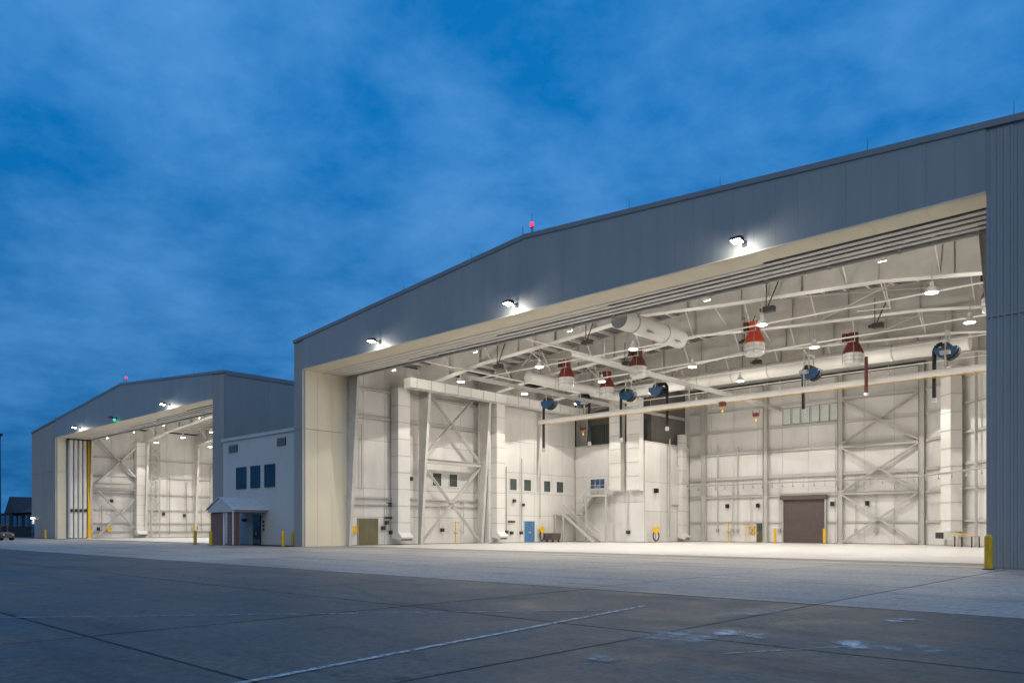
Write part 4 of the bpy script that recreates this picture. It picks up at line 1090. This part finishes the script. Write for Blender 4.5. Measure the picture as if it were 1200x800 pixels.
MB().box(-67.47, -66.18, OY - 0.085, OY - 0.058, 2.15, 2.68).build('pane', 'glass', ed)
MB().bar((-66.9, OY - 0.13, 0.9), (-66.9, OY - 0.13, 1.3), 0.03).bar((-66.76, OY - 0.13, 0.9), (-66.76, OY - 0.13, 1.3), 0.03).build('door_handle', 'steel', ed)
for z in (1.35, 1.7, 2.05): MB().box(-65.75, -65.5, OY - 0.05, OY + 0.011, z, z + 0.22).build('wall_sign', 'dark', ow)
# porch with brick piers and a standing-seam gable roof
PX0, PX1, PY0 = -69.6, -65.0, 32.9
po = MB()
zc, ze = 4.35, 3.3; xm = (PX0 + PX1) / 2
po.prism([(PX0, ze - 0.28), (PX1, ze - 0.28), (PX1, ze), (xm, zc - 0.04), (PX0, ze)], 'y', PY0, PY0 + 0.15)
po.box(PX0, PX0 + 0.15, PY0 + 0.15, OY, ze - 0.28, ze).box(PX1 - 0.15, PX1, PY0 + 0.15, OY, ze - 0.28, ze)
porch = po.build('porch', 'office', of)
for s, xe in ((-1, PX0 - 0.12), (1, PX1 + 0.12)):
    pr = MB().prism([(xm, zc), (xe, ze - 0.02), (xe, ze + 0.04), (xm, zc + 0.06)], 'y', PY0 - 0.12, OY).build('porch_roof', 'roof_seam', of)
    for i in range(7):
        y = PY0 - 0.08 + i * 0.56
        MB().bar((xm, y, zc + 0.085), (xe, y, ze + 0.065), 0.04, 0.06).build('roof_seam', 'roof_seam', pr)
    MB().bar((xe + s * 0.06, PY0 - 0.12, ze - 0.03), (xe + s * 0.06, OY, ze - 0.03), 0.13, 0.12).build('gutter', 'sign_white', pr)
MB().tube((PX1 + 0.16, PY0 + 0.05, 0.1), (PX1 + 0.16, PY0 + 0.05, ze - 0.1), 0.06, 8).build('downspout', 'sign_white', of)
brick_me = MB().box(-0.145, 0.145, -0.06, 0.06, 0, 0.135).mesh('brick', 'brick')
def pier(x0, x1, y0, y1, h):
    core = MB().box(x0 + 0.03, x1 - 0.03, y0 + 0.03, y1 - 0.03, 0.0, h).build('pier', 'mortar', of)
    z = 0.02; row = 0
    while z < h - 0.13:
        for (axis, c, a, b) in (('x', y0 + 0.06, x0, x1), ('y', x1 - 0.06, y0 + 0.12, y1), ):
            L = b - a; nb = max(1, round(L / 0.31)); off = (0.155 if row % 2 else 0.0)
            for i in range(nb):
                p = a + (i + 0.5) * L / nb + off * 0.5
                if p + 0.14 > b: p = b - 0.146
                br_ = link('brick', brick_me, core, (p, c, z) if axis == 'x' else (c, p, z))
                if axis == 'y': br_.rotation_euler = (0, 0, R(90))
        z += 0.15; row += 1
pier(PX0 + 0.1, PX0 + 2.3, PY0 + 0.2, PY0 + 0.5, ze - 0.29)
pier(PX1 - 1.25, PX1 - 0.12, PY0 + 0.2, PY0 + 0.83, ze - 0.29)
MB().box(PX0 + 2.5, PX0 + 2.72, PY0 + 0.22, PY0 + 0.36, 0.02, ze - 0.29).build('porch_post', 'sign_white', of)
wl_ = MB().box(-69.3, -68.9, OY - 0.3, OY + 0.01, 2.2, 2.45).build('wall_light', 'dark', of)

# ================================================================== far left: dark house, tow tractor, mast
fb = thing('far_building', 'dark gabled building left of the farther hangar', 'building', (-178, 46, -0.02)); fb.location = (0, 0, 0)
MB().box(-200, -158, 44, 58, -0.1, 4.6).build('wall', 'far_wall', fb)
MB().prism([(-201, 4.6), (-157, 4.6), (-157, 7.6), (-201, 7.6)], 'y', 50, 58.5).build('rear_block', 'far_roof', fb)
MB().prism([(43.2, 4.5), (50.9, 4.5), (50.9, 7.9), (49.5, 7.9)], 'x', -172, -157.2).build('roof', 'far_roof', fb)
MB().prism([(-178.5, 4.5), (-171, 4.5), (-174.7, 7.7)], 'y', 42.6, 50).build('gable', 'far_roof', fb)
for x in (-186, -182.5, -177.2, -174.0, -169.5, -166.5, -163.5):
    wn2 = MB().box(x, x + 1.9, 43.9, 44.0, 1.9, 4.0).build('window', 'facade_trim', fb)
    MB().box(x + 0.1, x + 1.8, 43.86, 43.92, 2.0, 3.9).build('pane', 'glass_blue', wn2)
mt = thing('light_mast', 'slim dark mast rising at the left edge of the apron', 'mast', (-155.0, 36.4, 0.0))
MB().tube((0, 0, -0.1), (0, 0, 17.5), 0.16, 10, 0.08).build('pole', 'dark', mt); MB().box(-0.7, 0.7, -0.25, 0.25, 17.4, 17.8).build('lamp_head', 'dark', mt)
tg = thing('tow_tractor', 'dark tan aircraft tow tractor parked at the left edge', 'tractor', (-112.3, 26.3, 0.01), R(18))
MB().prism([(-1.7, 0.35), (1.7, 0.35), (1.75, 0.85), (0.9, 1.0), (0.7, 1.05), (-1.6, 1.05), (-1.75, 0.8)], 'y', -0.8, 0.8).build('body', 'tug', tg)
for a in (-1.05, 1.05):
    for b in (-0.84, 0.84):
        wh = MB().tube((a, b - 0.13, 0.42), (a, b + 0.13, 0.42), 0.42, 18).build('tyre', 'black', tg, True)
        MB().tube((a, b - 0.15, 0.42), (a, b + 0.15, 0.42), 0.2, 12).build('rim', 'tug', wh, True)
cb = MB()
for a in (-0.9, 0.5):
    for b in (-0.7, 0.7): cb.bar((a, b, 1.0), (a * 0.95, b * 0.95, 1.95), 0.07)
cb.box(-1.0, 0.6, -0.75, 0.75, 1.95, 2.03).build('cab', 'tug', tg)
MB().box(-0.7, -0.1, -0.5, 0.5, 1.06, 1.25).box(-0.75, -0.6, -0.5, 0.5, 1.25, 1.7).build('seat', 'black', tg)
MB().tube((0.35, 0, 1.05), (0.15, 0, 1.4), 0.03, 6).build('steering_column', 'dark', tg)
for b in (-0.55, 0.55): MB().tube((1.70, b, 0.72), (1.79, b, 0.72), 0.1, 12).build('headlight', 'sign_white', tg)
